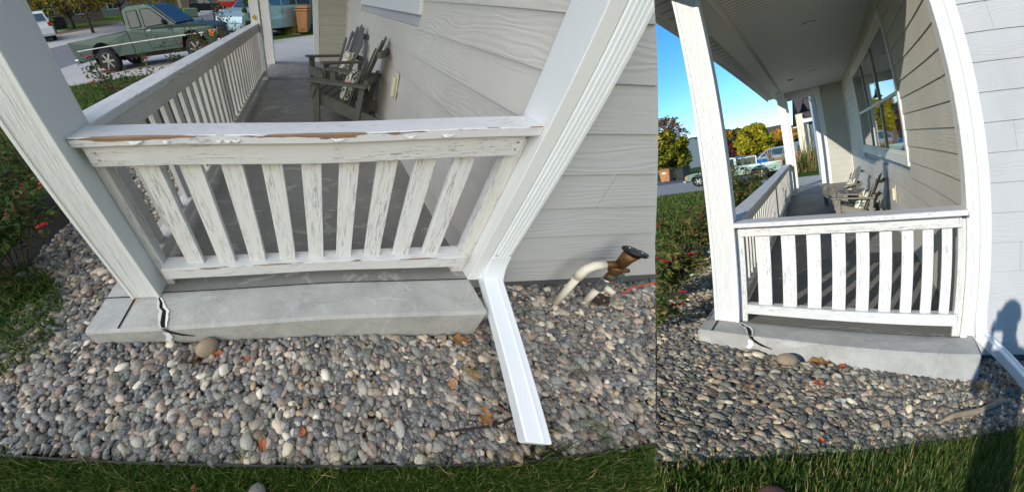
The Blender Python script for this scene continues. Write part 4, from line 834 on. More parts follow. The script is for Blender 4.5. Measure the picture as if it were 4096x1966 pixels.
def grit(name, inside, bbox, n, g, lab, s0):
    x0, x1, y0, y1 = bbox; p = np.stack([rng.uniform(x0, x1, n), rng.uniform(y0, y1, n)], 1); p = p[[inside(a, b) for a, b in p]]
    C = np.array([(a, b, g(a, b) + rng.uniform(.002, .018)) for a, b in p]); V, F, c = leaves_np(C, s0, [(92, 78, 62), (120, 98, 70), (70, 58, 48), (150, 128, 92), (60, 52, 46), (134, 66, 40)], .15, .25); return raw_mesh(name, V, F, 'leafy', c, False, lab, 'litter', 'stuff')
grit('leaf_litter', lambda x, y: in_gravel_L(x, y) and sin(3.1 * x + 1) * sin(5.3 * y + 2 * x) > -.1, (-.9, 4, -.9, .3), 4200, gL, 'scraps of dry leaf and bark between the pebbles, left view', .008)
# backflow valve with pipes
yb = .045
t = thing('backflow_valve', 'brass backflow valve with black cap on two white pvc pipes by the foundation, left view', 'valve', (2.76, yb - .04, -.28))
def vp(x, y, z): return (x - 2.76, y - (yb - .04), z + .28)
part(MB().tube([vp(2.745, .0, -.29), vp(2.745, .005, .015)], .021, 14), 'pvc_pipe', 'pvc', t); q = MB(); q.tube([vp(2.745, .005, .0), vp(2.745, .006, .045), vp(2.757, .006, .082), vp(2.79, .006, .105), vp(2.85, .006, .112)], [.027, .0265, .026, .0265, .027], 14); part(q, 'pvc_elbow', 'pvc', t)
part(MB().tube([vp(2.985, .01, -.29), vp(2.985, .01, -.135)], .021, 14), 'pvc_pipe', 'pvc', t); part(MB().lathe([(.030, -.13), (.032, -.115), (.026, -.10), (.026, -.06), (.031, -.05), (.031, -.03)], Matrix.Translation(vp(2.985, .01, 0)), 12), 'union', 'galvanised', t)
part(MB().tube([vp(3.0, -.0, -.10), vp(3.035, -.05, -.115)], .018, 10), 'side_plug', 'pvc', t); q = MB(); q.tube([vp(2.84, .006, .112), vp(2.90, .006, .112), vp(2.94, .006, .105)], [.019, .021, .026], 10); q.ball(vp(2.965, .005, .07), .045, 2, (1, .9, 1.1), .05); q.ball(vp(2.985, .005, -.005), .033, 2, (1, 1, 1.1), .06); q.tube([vp(2.96, .0, .10), vp(2.95, -.005, .17), vp(2.95, -.01, .22)], [.03, .036, .045], 12); q.tube([vp(2.99, .0, .05), vp(3.05, -.005, .055)], .014, 8); part(q, 'brass_body', 'brass', t)
c = Matrix.Translation(vp(2.95, -.014, .222)) @ Matrix.Rotation(RD(-14), 4, 'X') @ Matrix.Rotation(RD(12), 4, 'Y') @ Matrix.Scale(.86, 4); cap = part(MB().lathe([(.070, 0), (.074, .006), (.074, .018), (.066, .024)], c, 28), 'black_cap', 'black_plastic', t)
for k in range(3): part(MB().ball(c @ Vector((.04 * cos(k * 2.1 + .5), .04 * sin(k * 2.1 + .5), .025)), .006, 1), 'bolt', 'chrome', cap)
for p_, r_ in ((vp(2.935, -.035, .03), .4), (vp(2.985, -.03, .045), -.3), (vp(3.03, -.03, -.01), .9)): part(MB().ball(p_, .02, 1, (1.3, .5, .6), .1, Euler((0, r_, 0)).to_matrix()), 'handle', 'teal_handle', t)
t = thing('hose_bib', 'orange handled brass valve on the house wall at the right edge, left view', 'valve', (3.28, .06, .22)); part(MB().ball((0, -.05, .03), .045, 2, (1.35, 1, .5), .05), 'handle', 'cone_orange', t); q = MB(); q.tube([(.0, .07, -.02), (.0, -.04, -.03)], .016, 10); q.ball((0, -.03, -.03), .028, 2); q.tube([(0, -.04, -.04), (0, -.05, -.09)], .018, 10); part(q, 'brass_body', 'brass', t)
# chairs, table, pillows
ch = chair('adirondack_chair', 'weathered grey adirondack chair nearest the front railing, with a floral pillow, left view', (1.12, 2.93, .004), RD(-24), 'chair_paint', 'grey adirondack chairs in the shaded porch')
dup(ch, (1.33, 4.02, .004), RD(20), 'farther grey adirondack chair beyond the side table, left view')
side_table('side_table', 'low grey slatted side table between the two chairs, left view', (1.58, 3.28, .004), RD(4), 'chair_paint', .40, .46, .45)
pillow('floral pillow leaning in the nearer grey chair, left view', (1.63, 3.06, .42), (0, RD(-66)), RD(-24), .38, 'pillows on the shaded chairs'); pillow('floral pillow leaning in the farther grey chair, left view', (1.74, 4.52, .44), (0, RD(-66)), RD(20), .38, 'pillows on the shaded chairs')
m = MB(); m.lathe([(.03, 0), (.034, .008), (.03, .02)], Matrix.Translation((.10, 5.618, 1.02)) @ Matrix.Rotation(RD(90), 4, 'X'), 16); o = single(m, 'door_sensor', 'badge_yellow', 'small round silver and yellow fixture on the far post above the rail end', 'fixture', (.10, 5.6, 1.02))
# roses
sh = (('large dark rose bush filling the lower left beside the gravel, with red blooms', (-1.02, .32, -.12), .52, .52, 3400, 34, 21), ('rose bush behind the big lower left one, against the lawn', (-1.55, 1.1, -.12), .5, .55, 1800, 16, 22),
      ('tall leggy rose bush outside the side railing, nearest the near post', (-.62, 2.0, -.12), .38, 1.02, 700, 12, 23), ('rose bush outside the middle of the side railing with red blooms above the cap', (-.55, 3.3, -.12), .42, .92, 900, 14, 24),
      ('rose bush in front of the truck with a cluster of red blooms', (-.62, 4.7, -.12), .5, 1.22, 1100, 16, 25), ('sparse rose bush at the far end of the side railing', (-.5, 6.1, -.12), .34, 1.05, 500, 5, 26), ('low rose bush by the lawn edge left of the side railing', (-1.35, 3.2, -.12), .34, .72, 500, 8, 27))
for k, (lab, loc, rad, hh, nl, nb, sd) in enumerate(sh): rose_bush('rose_bush', lab, loc, rad, hh, nl, nb, 'rose bushes in the shaded view', sd, bl=.036)
# vehicles and bins
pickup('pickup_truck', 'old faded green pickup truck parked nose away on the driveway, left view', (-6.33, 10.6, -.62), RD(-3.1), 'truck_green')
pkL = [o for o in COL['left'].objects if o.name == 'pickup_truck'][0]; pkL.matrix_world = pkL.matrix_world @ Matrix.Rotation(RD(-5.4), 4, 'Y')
for i in range(1): pass
minivan('minivan', 'pale blue silver minivan parked behind the far posts, left view', (.69, 18.53, -.17), RD(-127.8), 'van_blue')
wheelie_bin('trash_bin', 'tan wheeled trash bin standing at the corner of the walk, left view', (.85, 16.6, -.15), RD(165), 'bin_tan')
minivan('parked_car', 'white car half hidden behind the near post, left view', (-16.9, 22.4, -.66), RD(128), 'paint_white', 'car'); minivan('parked_car', 'dark blue car parked across the street beyond the truck, left view', (-18.15, 59.01, -.66), RD(8), 'paint_dark', 'car'); minivan('parked_car', 'red car far down the street, left view', (-17.03, 73.38, -.66), RD(0), 'paint_red', 'car')
minivan('parked_car', 'silver car behind the minivan seen past the far post, left view', (4.22, 32.76, -.66), RD(200), 'van_silver', 'car')
# far side of the street
AUT = [(150, 130, 40), (178, 150, 52), (120, 120, 44), (92, 108, 40), (196, 158, 60), (140, 112, 44)]; GRN = [(62, 88, 36), (80, 104, 44), (52, 74, 34), (98, 110, 46)]; ORG = [(168, 104, 46), (196, 130, 54), (142, 92, 44), (180, 150, 60)]
house('house', 'brown house with white framed windows across the street at far left', (-32.78, 33.38, -.66), RD(62), 15, 9, 3.2, 2.2, 'house_brown', wins=((2, .9, 1.6, 1.5), (7.5, .9, 1.6, 1.5), (11.5, .9, 1.4, 1.5)))
house('house', 'grey brown house behind the autumn trees across the street', (-32.78, 57.76, -.66), RD(58), 16, 9, 3.0, 2.2, 'house_grey', wins=((2, .9, 1.6, 1.4), (10, .9, 1.4, 1.4)))
house('house', 'distant house at the far end of the street, left view', (-30.28, 90.26, -.66), RD(30), 16, 9, 3.0, 2.4, 'house_brown', wins=((3, .9, 1.6, 1.4),))
tree('tree', 'leafy tree with yellowing crown right above the truck bed, left view', (-16.40, 27.63, -.66), 7.6, 3.2, AUT, None, .13, .22, 9000, .11, 40, seed=31); tree('tree', 'broad green and yellow tree left of the truck, across the street', (-22.03, 34.01, -.66), 7.9, 3.7, GRN + AUT[:2], None, .2, .12, 9000, .13, 40, seed=32)
tree('tree', 'orange autumn tree behind the truck cab, left view', (-17.15, 34.63, -.66), 7.9, 3.2, ORG + AUT[:2], None, .16, .2, 7000, .12, 34, seed=33); tree('tree', 'slim young street tree between the truck nose and the minivan', (-8.09, 34.13, -.66), 6.7, 1.7, AUT, None, .09, .42, 2600, .1, 24, seed=34)
tree('tree', 'rounded autumn tree beyond the dark car, left view', (-20.03, 50.26, -.66), 7.3, 3.4, AUT, None, .16, .15, 5000, .14, 30, seed=35); tree('tree', 'yellow tree far down the street near the red car', (-12.78, 77.76, -.66), 8.5, 4.3, AUT + ORG, None, .2, .2, 4000, .2, 28, seed=36)
tree('tree', 'brown leaved tree at the far left by the house', (-26.03, 31.76, -.66), 6.7, 1.7, ORG, None, .12, .45, 1800, .11, 20, seed=37)
m = MB(); m.box(-.22, .22, -.2, .2, 0, .75, .05); single(m, 'utility_box', 'utility_green', 'pale green utility pedestal across the street', 'utility box', (-21.40, 30.13, -.66), .4, None, world=False)
m = MB(); m.box(-.8, .8, -.6, .6, 0, .9, .06); single(m, 'transformer_box', 'utility_green', 'green transformer box in front of the dark blue car', 'utility box', (-13.90, 45.26, -.66), .4, None, world=False)
m = MB(); m.box(-.9, .9, -.5, .5, 0, 1.0, .1); single(m, 'garden_box', 'bin_dark', 'dark storage box in the yard of the brown house', 'storage box', (-24.78, 35.51, -.66), .9, None, world=False)
tree('shrub', 'small conical evergreen shrub in front of the minivan, behind the far post', (-1.02, 13.2, -.14), 2.4, .42, GRN, None, .05, .04, 2600, .045, 26, cat='shrub', seed=38)
grass('grass_clump', lambda x, y: math.hypot(x - .1, y - 16.9) < .45, (-.5, .7, 16.3, 17.4), 1500, lambda x, y: -.15, .55, 'pale feathery ornamental grass beside the tan bin', w=.012, dry=.75, kind='stuff', cat='ornamental grass', lean=.8)
# neighbour corner behind the bin
house('house', 'blue grey neighbouring house just behind the tan bin, left view', (1.35, 17.6, -.15), RD(8), 6, 8, 2.7, 1.6, 'house_blue', wins=())
m = MB(); m.ball((0, .0, .03), .05, 2, (1.0, 1.7, .75)); single(m, 'shoe', 'shoe_grey', 'grey shoe toe just showing at the bottom edge, left view', 'shoe', (.83, -.935, -.175), 0, None, world=False)

# ================================================================== RIGHT VIEW (low sun)
PLACE = 'right'
DR = dict(a=.166, b=.163, W2=1.77, W=1.79, cf=-.06, cb=.19, yf=.02, bx=(.335, 1.60), bw=.088, s=.30, sl=.07, sr=.15, ci=.19, Yf=11.2, Ye=13.6, Yw=13.95, fx=.10, zc=3.2, pf=.03,
          ym=5.4, nb=(21, 22), sw=.10, win=(3.02, 9.6, 1.04, 2.98), ex=.19, outlet=(4.6, .55), bx0=1.02, over=.7, eave=-.24, spout=[(1.90, .02), (2.42, -.50, -.12)])
hR = porch('right', DR)
gR = lambda x, y: -.118 - .04 * min(max(x + .17, 0), 3)
ER = [(-3, -3.3), (-.4, -2.75), (.103, -2.168), (.312, -1.921), (.632, -1.643), (1.032, -1.396), (1.424, -1.197), (1.849, -1.05), (2.288, -.922), (4.5, -.5)]
sheet('gravel_soil', [(-1.2, 10), (-1.2, .6), (-.6, -.9), (-3, -3.3), (4.5, -3), (4.5, 3), (3.5, 10)], 0, 'soil', zf=lambda x, y: gR(x, y) - .014, cuts=14)
sheet('lawn', [(-14, -9), (9, -9), (9, -.4)] + ER[::-1] + [(-14, -3.3)], 0, 'lawn_turf', zf=lambda x, y: gR(x, y) - .002, cuts=24)
sheet('lawn', [(-14, -3.3), (-3, -3.3), (-.62, -.9), (-.75, 1), (-1.0, 4), (-1.0, 14), (-.2, 14.2), (-.2, 19.2), (-14, 19.2)], 0, 'lawn_turf', zf=lambda x, y: gR(x, y) - .003, cuts=16)
sheet('ground', [(-300, -60), (120, -60), (120, 900), (-300, 900)], -.6, 'far_turf')
sheet('driveway', [(-14, 19.15), (1.5, 19.15), (1.5, 23), (-14, 23)], 0, 'drive_concrete', zf=lambda x, y: -.17 if y < 20 else -.32); sheet('driveway', [(-14, 23), (1.5, 23), (1.5, 36), (-14, 36)], -.32, 'drive_concrete'); sheet('front_walk', [(-.2, 14.26), (1.9, 14.26), (1.9, 19.6), (-.2, 19.6)], -.05, 'walk_concrete')
sheet('street', [(-60, 36), (20, 36), (20, 49), (-60, 49)], -.332, 'asphalt'); sheet('far_lawn', [(-90, 49), (60, 49), (60, 200), (-90, 200)], -.21, 'far_turf'); sheet('side_yard_lawn', [(-.1, 19.8), (1.5, 19.9), (8, 20), (8, 44), (-.1, 30)], -.14, 'lawn_turf')
def in_gravel_R(x, y):
    if -.08 < x < 1.93 and y > -.31: return False
    if y < interp(ER, x) + .015: return False
    if y > .12 and x > 1.9: return False
    return x > -.62 - .08 * sin(5 * y) and x < 3.6
pebbles('gravel', in_gravel_R, (-.75, 3.6, -2.9, 5.0), .0350, gR, .0385, 'rounded river pebbles in sun below the porch slab, right view', 1.5)
grass('grass', lambda x, y: y < interp(ER, x) - .01, (-.5, 3.4, -3.0, -.4), 60000, gR, .055, 'short green lawn grass at the bottom edge, right view', w=.0026, dry=.10)
grass('grass_tufts', lambda x, y: interp(ER, x) - .03 < y < interp(ER, x) + .05 and rng.random() < .7, (-.5, 3.4, -2.9, -.4), 12000, gR, .085, 'longer blades leaning over the lawn edging, right view', w=.0025, dry=.2, lean=1.2)
grass('grass', lambda x, y: x < -1.0, (-5, -.9, 1.5, 19), 26000, gR, .08, 'front lawn beyond the roses, right view', w=.01)
m = MB(); ed = [(x, interp(ER, x)) for x in np.linspace(-.6, 3.6, 40)]; V = []
for x, y in ed: z = gR(x, y); V += [(x, y - .005, z - .05), (x, y - .005, z + .016), (x, y + .005, z + .02), (x, y + .005, z - .05)]
m.poly(V, [(4 * i + k, 4 * i + (k + 1) % 4, 4 * i + 4 + (k + 1) % 4, 4 * i + 4 + k) for i in range(len(ed) - 1) for k in range(4)]); single(m, 'lawn_edging', 'edging', 'thin dark plastic edging between pebbles and lawn, sunny right view', 'lawn edging', (1, -1.4, -.17))
m = MB(); m.ball((0, 0, .03), .070, 3, (1.0, .9, .8), .02); single(m, 'rock', 'rock_tan', 'large smooth tan rock against the slab beside the crack, sunny right view', 'rock', (.505, -.42, gR(.5, 0)), .5, None, world=False)
for a in [('crumpled brown leaf against the foot of the slab, right view', (.70, -.36), .08, 'leaf_brown', .2, 41, .5), ('orange brown leaf right of the tan rock, right view', (.84, -.37), .05, 'leaf_orange', 1.2, 42, .5), ('reddish leaf lying among pebbles below the rock, right view', (.70, -.72), .045, 'leaf_orange', .4, 43, .5), ('tan leaf among pebbles at lower left, right view', (.34, -1.0), .045, 'leaf_tan', .9, 44, .4), ('small brown leaf near the lawn edging, right view', (.75, -1.45), .035, 'leaf_orange', 1.9, 45, .5)]:
    rough_leaf(a[0], (*a[1], gR(*a[1]) + .02), a[2], a[3], a[4], a[5], a[6], 'fallen leaves on the sunny gravel')
for lab, p, s_, sd in (('white chip of peeled sealer lying on the sunny gravel', (.83, -.90), .05, 46), ('smaller white chip left of the larger one on the sunny gravel', (.66, -.95), .03, 47)):
    o = rough_leaf(lab, (*p, gR(*p) + .024), s_, 'white_flake', .3, sd, .15, 'white chips on the sunny gravel'); o.name = 'paint_chip'; o['category'] = 'paint chip'
m = MB(); m.tube([(1.45, -.98, gR(1.45, 0) + .0), (1.6, -.88, gR(1.6, 0) + .03), (1.85, -.78, gR(1.85, 0) + .03), (2.1, -.64, gR(2.1, 0) + .035), (2.3, -.52, gR(2.3, 0) + .0)], [.015, .02, .022, .02, .012], 8); single(m, 'root', 'rock_tan', 'pale exposed root crossing the gravel near the lawn edging', 'root', (1.85, -.78, -.19))
m = MB(); rnd = random.Random(18)
for k in range(260):
    a = rnd.uniform(0, 2 * pi); q = rnd.uniform(0, .07); b = Vector((cos(a) * q, sin(a) * q, .01)); t = b + Vector((cos(a + rnd.uniform(-1, 1)), sin(a + rnd.uniform(-1, 1)), rnd.uniform(.1, .5))) * rnd.uniform(.03, .08); w = Vector((.0016, .001, 0)); m.poly([b - w, b + w, t], [(0, 1, 2)])
single(m, 'dead_grass_tuft', 'straw', 'dry grass tuft on the gravel within the shadow, right view', 'dead grass', (1.95, -.42, gR(1.9, 0) + .016), 0, None, world=False)
m = MB()
for k in range(900):
    x = rnd.gauss(.55, .22); y = rnd.uniform(-1.2, -.32); b = Vector((x, y, gR(x, y) + rnd.uniform(.008, .028))); a = rnd.uniform(0, pi); t = b + Vector((cos(a), sin(a), rnd.uniform(-.1, .2))) * rnd.uniform(.03, .07); w = Vector((.001, .001, 0)); m.poly([b - w, b + w, t], [(0, 1, 2)])
o = single(m, 'pine_needles', 'leaf_brown', 'brown needles and thatch scattered below the crack, right view', 'needles', (.55, -.6, -.14)); o['kind'] = 'stuff'
grit('leaf_litter', lambda x, y: in_gravel_R(x, y) and sin(3.1 * x + 1) * sin(4.3 * y + 2 * x) > -.2, (-.5, 3.4, -2.4, .2), 4200, gR, 'scraps of dry leaf and bark between the pebbles, sunny right view', .010)
t = thing('irrigation_pipe', 'bent white pvc pipe rising from the gravel at the right edge, right view', 'pipe', (2.62, .02, -.25)); part(MB().tube([(0, 0, 0), (0, 0, .36)], .026, 14), 'pvc_pipe', 'pvc', t); part(MB().tube([(0, 0, .35), (.0, 0, .40), (.02, 0, .45), (.07, 0, .475), (.16, 0, .48)], .032, 14), 'pvc_elbow', 'pvc', t)
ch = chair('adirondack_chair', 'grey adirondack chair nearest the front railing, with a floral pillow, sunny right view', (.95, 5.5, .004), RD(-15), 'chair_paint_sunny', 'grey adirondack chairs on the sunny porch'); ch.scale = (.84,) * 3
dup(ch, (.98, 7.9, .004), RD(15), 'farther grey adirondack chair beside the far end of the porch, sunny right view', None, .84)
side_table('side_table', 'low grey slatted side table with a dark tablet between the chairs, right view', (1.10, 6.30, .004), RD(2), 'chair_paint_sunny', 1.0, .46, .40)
m = MB(); m.box(-.09, .09, -.28, .28, 0, .014, .004); single(m, 'tablet', 'screen_glass', 'dark glass tablet lying on the side table, right view', 'tablet', (1.28, 6.62, .405), RD(4), None, world=False)
pillow('floral pillow leaning in the nearer grey chair, sunny right view', (1.37, 5.62, .36), (0, RD(-64)), RD(-15), .42, 'pillows on the sunny chairs'); pillow('floral pillow leaning in the farther grey chair, sunny right view', (1.34, 8.3, .37), (0, RD(-64)), RD(15), .38, 'pillows on the sunny chairs')
for x, y, z_ in ((.95, 3.8, 0), (.98, 9.4, 0)):
    t = thing('ceiling_light', ('nearer' if y < 5 else 'farther') + ' round recessed light in the porch ceiling', 'ceiling light', (x, y, DR['zc'] - .012), 0, 'recessed porch lights'); part(MB().lathe([(.075, .0), (.095, .0), (.095, .010), (.075, .010)], None, 24), 'trim_ring', 'fascia_white', t); part(MB().lathe([(.01, .003), (.074, .003), (.074, .008)], None, 24), 'lens', 'outlet_cream', t)
m = MB(); m.box(-.06, .06, -.08, .08, -.03, 0, .004); single(m, 'ceiling_vent', 'galvanised', 'small square grey vent in the far left of the porch ceiling', 'vent', (.50, 10.2, DR['zc'] - .001), 0, None, world=False)
# barn lamp on the garage wing
hw = thing('house', 'white trimmed garage wing of the house beyond the porch, with a soffit overhead, right view', 'house', (1.35, 18, 0)); part(MB().box(1.02, 3.4, 15.0, 22.5, -.3, 4.6, .0), 'wall', 'siding_back', hw, True); part(MB().box(.90, 1.019, 14.9, 22.52, -.3, 4.55, .004), 'corner_board', 'white_trim', hw, True); part(MB().box(.55, 3.6, 14.6, 22.9, 4.35, 4.62, .01), 'soffit', 'fascia_white', hw, True)
t = thing('barn_lamp', 'dark bell shaped barn lamp on a gooseneck beside the garage wall', 'wall lamp', (.66, 15.4, 2.55)); part(MB().tube([(.24, 0, .30), (.20, 0, .44), (.08, 0, .50), (.0, 0, .42), (.0, 0, .26)], .014, 8), 'gooseneck', 'bronze', t); part(MB().lathe([(.03, .30), (.05, .26), (.07, .20), (.10, .10), (.17, .02), (.175, 0), (.165, .0), (.09, .09), (.03, .2)], None, 24), 'lamp_shade', 'bronze', t)
# roses
for lab, loc, rad, hh, nl, nb, sd in (('leafy rose bush with many red blooms left of the near post, lower left, sunny view', (-.62, .9, -.12), .40, .62, 2600, 26, 51), ('taller rose bush behind, left of the near post, with bright red blooms, sunny view', (-.72, 3.2, -.12), .42, .92, 2200, 26, 52), ('rose bush with red blooms just outside the side railing, right of the near post', (-.62, 6.5, -.12), .5, 1.22, 2400, 16, 53), ('rose bush in front of the truck wheel, outside the side railing', (-.62, 9.2, -.12), .6, 1.30, 2600, 10, 54), ('sunlit rose bush at the left edge beside the lawn', (-.50, -.15, -.12), .30, .36, 1300, 14, 55)):
    rose_bush('rose_bush', lab, loc, rad, hh, nl, nb, 'rose bushes in the sunny view', sd, .028, [(74, 96, 44), (98, 116, 58), (118, 116, 62), (62, 82, 40), (132, 120, 70)], 0, .046)
# vehicles
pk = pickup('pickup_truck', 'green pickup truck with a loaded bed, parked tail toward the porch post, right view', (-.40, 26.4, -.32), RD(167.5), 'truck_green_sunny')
def on_bed(x, y, z): return XF['right'] and (pk.matrix_world @ Vector((x, y, z)))
p = on_bed(.95, .2, .56); m = MB(); m.box(-.3, .3, -.22, .22, 0, .62, .02); single(m, 'storage_crate', 'crate_blue', 'bright blue box riding in the loaded truck bed', 'crate', tuple(p), .6, None, world=False)
p = on_bed(.35, .1, .56); m = MB(); m.box(-.2, .2, -.2, .2, 0, .58, .01); single(m, 'cardboard_box', 'cardboard', 'brown cardboard box at the tail of the loaded truck bed', 'box', tuple(p), .3, None, world=False)
p = on_bed(.6, .3, .56); m = MB(); rnd = random.Random(4)
for k in range(14): a = Vector((rnd.uniform(-.12, .12), rnd.uniform(-.06, .06), 0)); m.tube([a, a + Vector((rnd.uniform(-.25, .05), rnd.uniform(-.1, .1), rnd.uniform(.8, 1.15)))], .016, 6)
single(m, 'folded_chairs', 'rock_tan', 'bundle of folded metal chairs standing up in the truck bed', 'folded chairs', tuple(p), 0, None, world=False)
p = on_bed(1.75, -.1, .56); t = thing('mirror_panel', 'framed glass panel standing in the truck bed behind the cab', 'panel', tuple(p), pk.rotation_euler.z if 0 else RD(167.5)); part(MB().box(-.45, .35, .52, .56, .32, .86, .004), 'glass', 'car_glass', t); part(MB().box(-.5, -.451, .51, .57, .1, .9, .004).box(.351, .40, .51, .57, .1, .9, .004).box(-.45, .35, .51, .57, .861, .9, .004), 'frame', 'fascia_white', t)
minivan('minivan', 'silver minivan parked beyond the pickup truck behind the far posts, right view', (.70, 33.6, -.32), RD(128.5), 'van_silver'); minivan('parked_car', 'white silver car behind the minivan, seen between posts and house, right view', (1.9, 60, -.19), math.atan2(3.5, -3.9), 'van_silver', 'car')
wheelie_bin('trash_bin', 'tan wheeled trash bin with round sticker at the street edge, right view', (-9.55, 42.4, -.33), RD(168), 'bin_tan', 'bins at the street edge', True).scale = (1.5, 1.5, 1.35)
wheelie_bin('trash_bin', 'dark wheeled bin standing just right of the tan bin, right view', (-8.4, 43.0, -.33), RD(150), 'bin_dark', 'bins at the street edge').scale = (1.35, 1.35, 1.25)
YEL = [(206, 186, 40), (178, 172, 44), (150, 156, 40), (220, 190, 60), (120, 134, 40)]; OR2 = [(216, 160, 54), (196, 142, 60), (206, 178, 70), (170, 124, 58)]
def dirp(x, y, z, dist): v = Vector((x, y, z)).normalized() * dist; return CR + v
tree('tree', 'bright yellow green tree rising behind the truck cab, right view', (-5.3, 72, -.23), 5.5, 2.1, YEL, None, .2, .18, 12000, .19, 46, seed=61); tree('tree', 'golden orange tree left of the far posts, right view', (-2.6, 84, -.23), 4.2, 2.4, OR2, None, .2, .1, 9000, .24, 40, seed=62)
tree('tree', 'dark yellow leaved tree at the far left edge beside the near post, right view', (-11.9, 52, -.23), 6.0, 2.6, YEL + GRN, None, .25, .16, 13000, .2, 50, seed=63); tree('tree', 'bare branched tree rising above the yellow tree at the left edge', (-14.6, 68, -.23), 9.6, 2.4, [(120, 100, 84), (150, 110, 70)], None, .25, .4, 1500, .2, 60, seed=64)
tree('tree', 'small dark red shrub tree in front of the brown roof, right view', (-8.9, 76, -.23), 4.2, 1.2, [(110, 40, 40), (84, 40, 38), (130, 60, 48)], None, .1, .15, 2600, .16, 20, seed=65); tree('tree', 'distant olive tree behind the brown roof, right view', (-13, 125, -.23), 8, 3.6, GRN + OR2[:2], None, .3, .2, 3500, .4, 26, seed=66)
tree('tree', 'small red tree in the distance between the posts and the garage wing', (1.1, 120, -.2), 5.5, 3, [(130, 44, 40), (160, 70, 44)], None, .2, .1, 1500, .3, 18, seed=67)
house('house', 'brown roofed house across the street behind the yellow tree, right view', (-19, 126, -.2), RD(-6), 14, 12, 3.2, 3.4, 'house_brown', wins=((2.5, .9, 1.8, 1.4), (9, .9, 2, 1.4))); house('house', 'taller dark gabled house at the right side of the near post, right view', (-13.2, 96, -.2), RD(80), 9, 7, 4.4, 2.2, 'house_blue', wins=((2, 1, 1.4, 1.4),))
house('house', 'grey house with a garage door behind the yellow tree, right view', (-6.0, 112, -.2), RD(-4), 9, 8, 3.0, 2.4, 'house_grey', wins=(), door=(2, 4, 2.3))
t = house('house', 'neighbouring grey blue house with cream porch column and gutter, right view', (.80, 26.6, -.15), RD(4), 8, 7, 2.9, 1.5, 'house_blue', wins=()); part(MB().box(-.6, -.3, -.45, -.15, 0, 3.2, .01), 'column', 'house_cream', t); part(MB().tube([(-.5, -.5, 3.1), (-.2, -.3, 2.8), (-.1, -.12, 2.6), (-.1, -.12, .1)], .05, 8), 'downpipe', 'house_cream', t)
grass('grass_clump', lambda x, y: math.hypot(x - .35, y - 25.2) < .7, (-.5, 1.2, 24.3, 26), 1600, lambda x, y: -.15, .9, 'spiky ornamental grass in front of the neighbouring house, right view', w=.018, dry=.5, cat='ornamental grass', lean=.8)
m = MB(); m.lathe([(.10, 0), (.16, .1), (.19, .35), (.17, .42)], None, 18); single(m, 'flower_pot', 'pot_red', 'dark red glazed pot by the neighbouring house column', 'pot', (.42, 27.0, -.14), 0, None, world=False)
m = MB(); P = []
for k in range(60): x = -260 + k * 9; P.append((x, max(2, 16 + 10 * math.exp(-((x - 15) / 34) ** 2) + 5 * sin(k * .7) + 3 * sin(k * 1.9))))
m.prism([(-260, -3)] + P + [(271, -3)], 760, 860, 'y'); o = m.build('mountains', 'mountain_blue'); o['kind'] = 'structure'
m = MB(); m.ball((0, .0, .03), .085, 3, (1.0, 1.6, .8)); single(m, 'shoe', 'shoe_brown', 'brown shoe toe at the bottom edge of the sunny lawn', 'shoe', (.60, -2.13, -.16), .1, None, world=False)

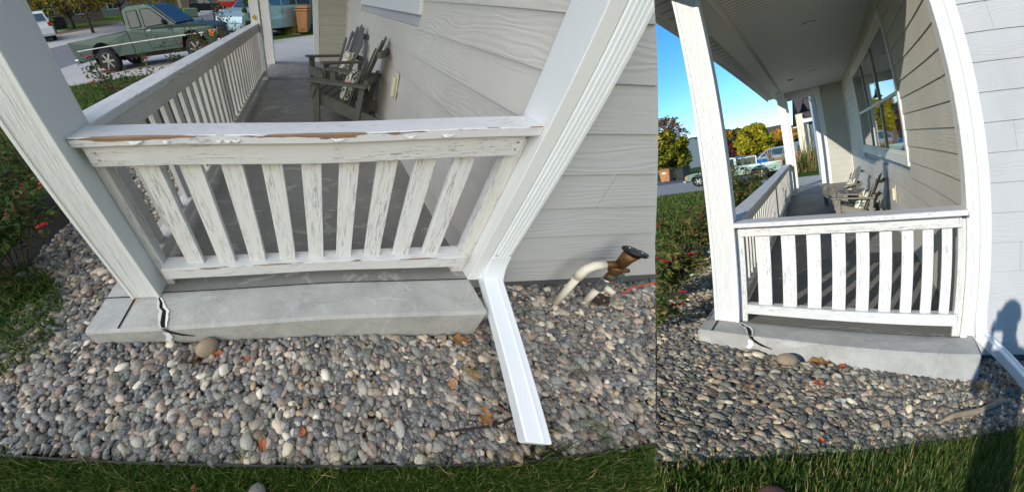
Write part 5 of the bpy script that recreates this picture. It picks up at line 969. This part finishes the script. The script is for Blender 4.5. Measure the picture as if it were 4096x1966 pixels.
# the photographer, standing behind the lens, whose shadow falls over gravel, slab and wall
t = thing('person', 'standing photographer in cap, jacket and jeans holding up a phone, seen as the shadow', 'person', (1.05, -4.25, -.17))
pb = bmesh.new(); me = bpy.data.meshes.new('body'); J = {}
def J_(n, p, r): J[n] = (len(J), p, r)
J_('pel', (0, 0, .95), .17); J_('waist', (0, 0, 1.10), .17); J_('chest', (0, .0, 1.32), .20); J_('neck', (0, .02, 1.50), .075); J_('head', (0, .05, 1.62), .10); J_('crown', (0, .05, 1.72), .095)
for s, S in ((-1, 'l'), (1, 'r')):
    J_(S + 'sh', (s * .20, 0, 1.42), .085); J_(S + 'el', (s * .30, .10, 1.18), .055); J_(S + 'wr', (s * .12, .33, 1.50), .038); J_(S + 'hip', (s * .10, 0, .90), .12); J_(S + 'kn', (s * .13, .03, .50), .075); J_(S + 'an', (s * .14, 0, .09), .05); J_(S + 'toe', (s * .15, .17, .04), .045)
Ed = [('pel', 'waist'), ('waist', 'chest'), ('chest', 'neck'), ('neck', 'head'), ('head', 'crown')] + [(a, b) for S in 'lr' for a, b in (('chest', S + 'sh'), (S + 'sh', S + 'el'), (S + 'el', S + 'wr'), ('pel', S + 'hip'), (S + 'hip', S + 'kn'), (S + 'kn', S + 'an'), (S + 'an', S + 'toe'))]
me.from_pydata([v[1] for v in J.values()], [(J[a][0], J[b][0]) for a, b in Ed], []); o = bpy.data.objects.new('body', me); COL['right'].objects.link(o); o.parent = t; me.materials.append(M['jacket'])
o.modifiers.new('s', 'SKIN'); [setattr(me.skin_vertices[0].data[v[0]], 'radius', (v[2], v[2])) for v in J.values()]; me.skin_vertices[0].data[0].use_root = True; sm = o.modifiers.new('ss', 'SUBSURF'); sm.levels = 2; sm.render_levels = 2
part(MB().lathe([(.115, 1.70), (.12, 1.74), (.10, 1.80), (.05, 1.83)], Matrix.Translation((0, .05, 0)), 20).prism([(-.09, .13), (.09, .13), (.07, .26), (-.07, .26)], 1.71, 1.72, 'z'), 'cap', 'jeans', t)
for s in (-1, 1):
    q = MB(); base = Vector((s * .12, .33, 1.50))
    for k in range(4): a = base + Vector((-s * .015, .02, .02 + .018 * k)); q.tube([base + Vector((0, .01, .01 * k)), a + Vector((0, .03, 0)), a + Vector((-s * (.045 + .006 * (k in (1, 2))), .035, .004))], [.011, .009, .007], 7)
    q.tube([base, base + Vector((-s * .03, -.005, .03)), base + Vector((-s * .06, .0, .04))], [.012, .010, .008], 7); q.ball(base + Vector((0, .01, .03)), .032, 2, (.6, 1, 1.3)); part(q, 'hand', 'skin', t)
m = MB(); m.box(-.085, .085, -.005, .005, -.05, .11, .004); single(m, 'phone', 'black_plastic', 'black phone held up by the photographer, seen in the shadow', 'phone', (1.05, -3.88, 1.38), 0, None, world=False)
clip_all(('person', 'phone'))
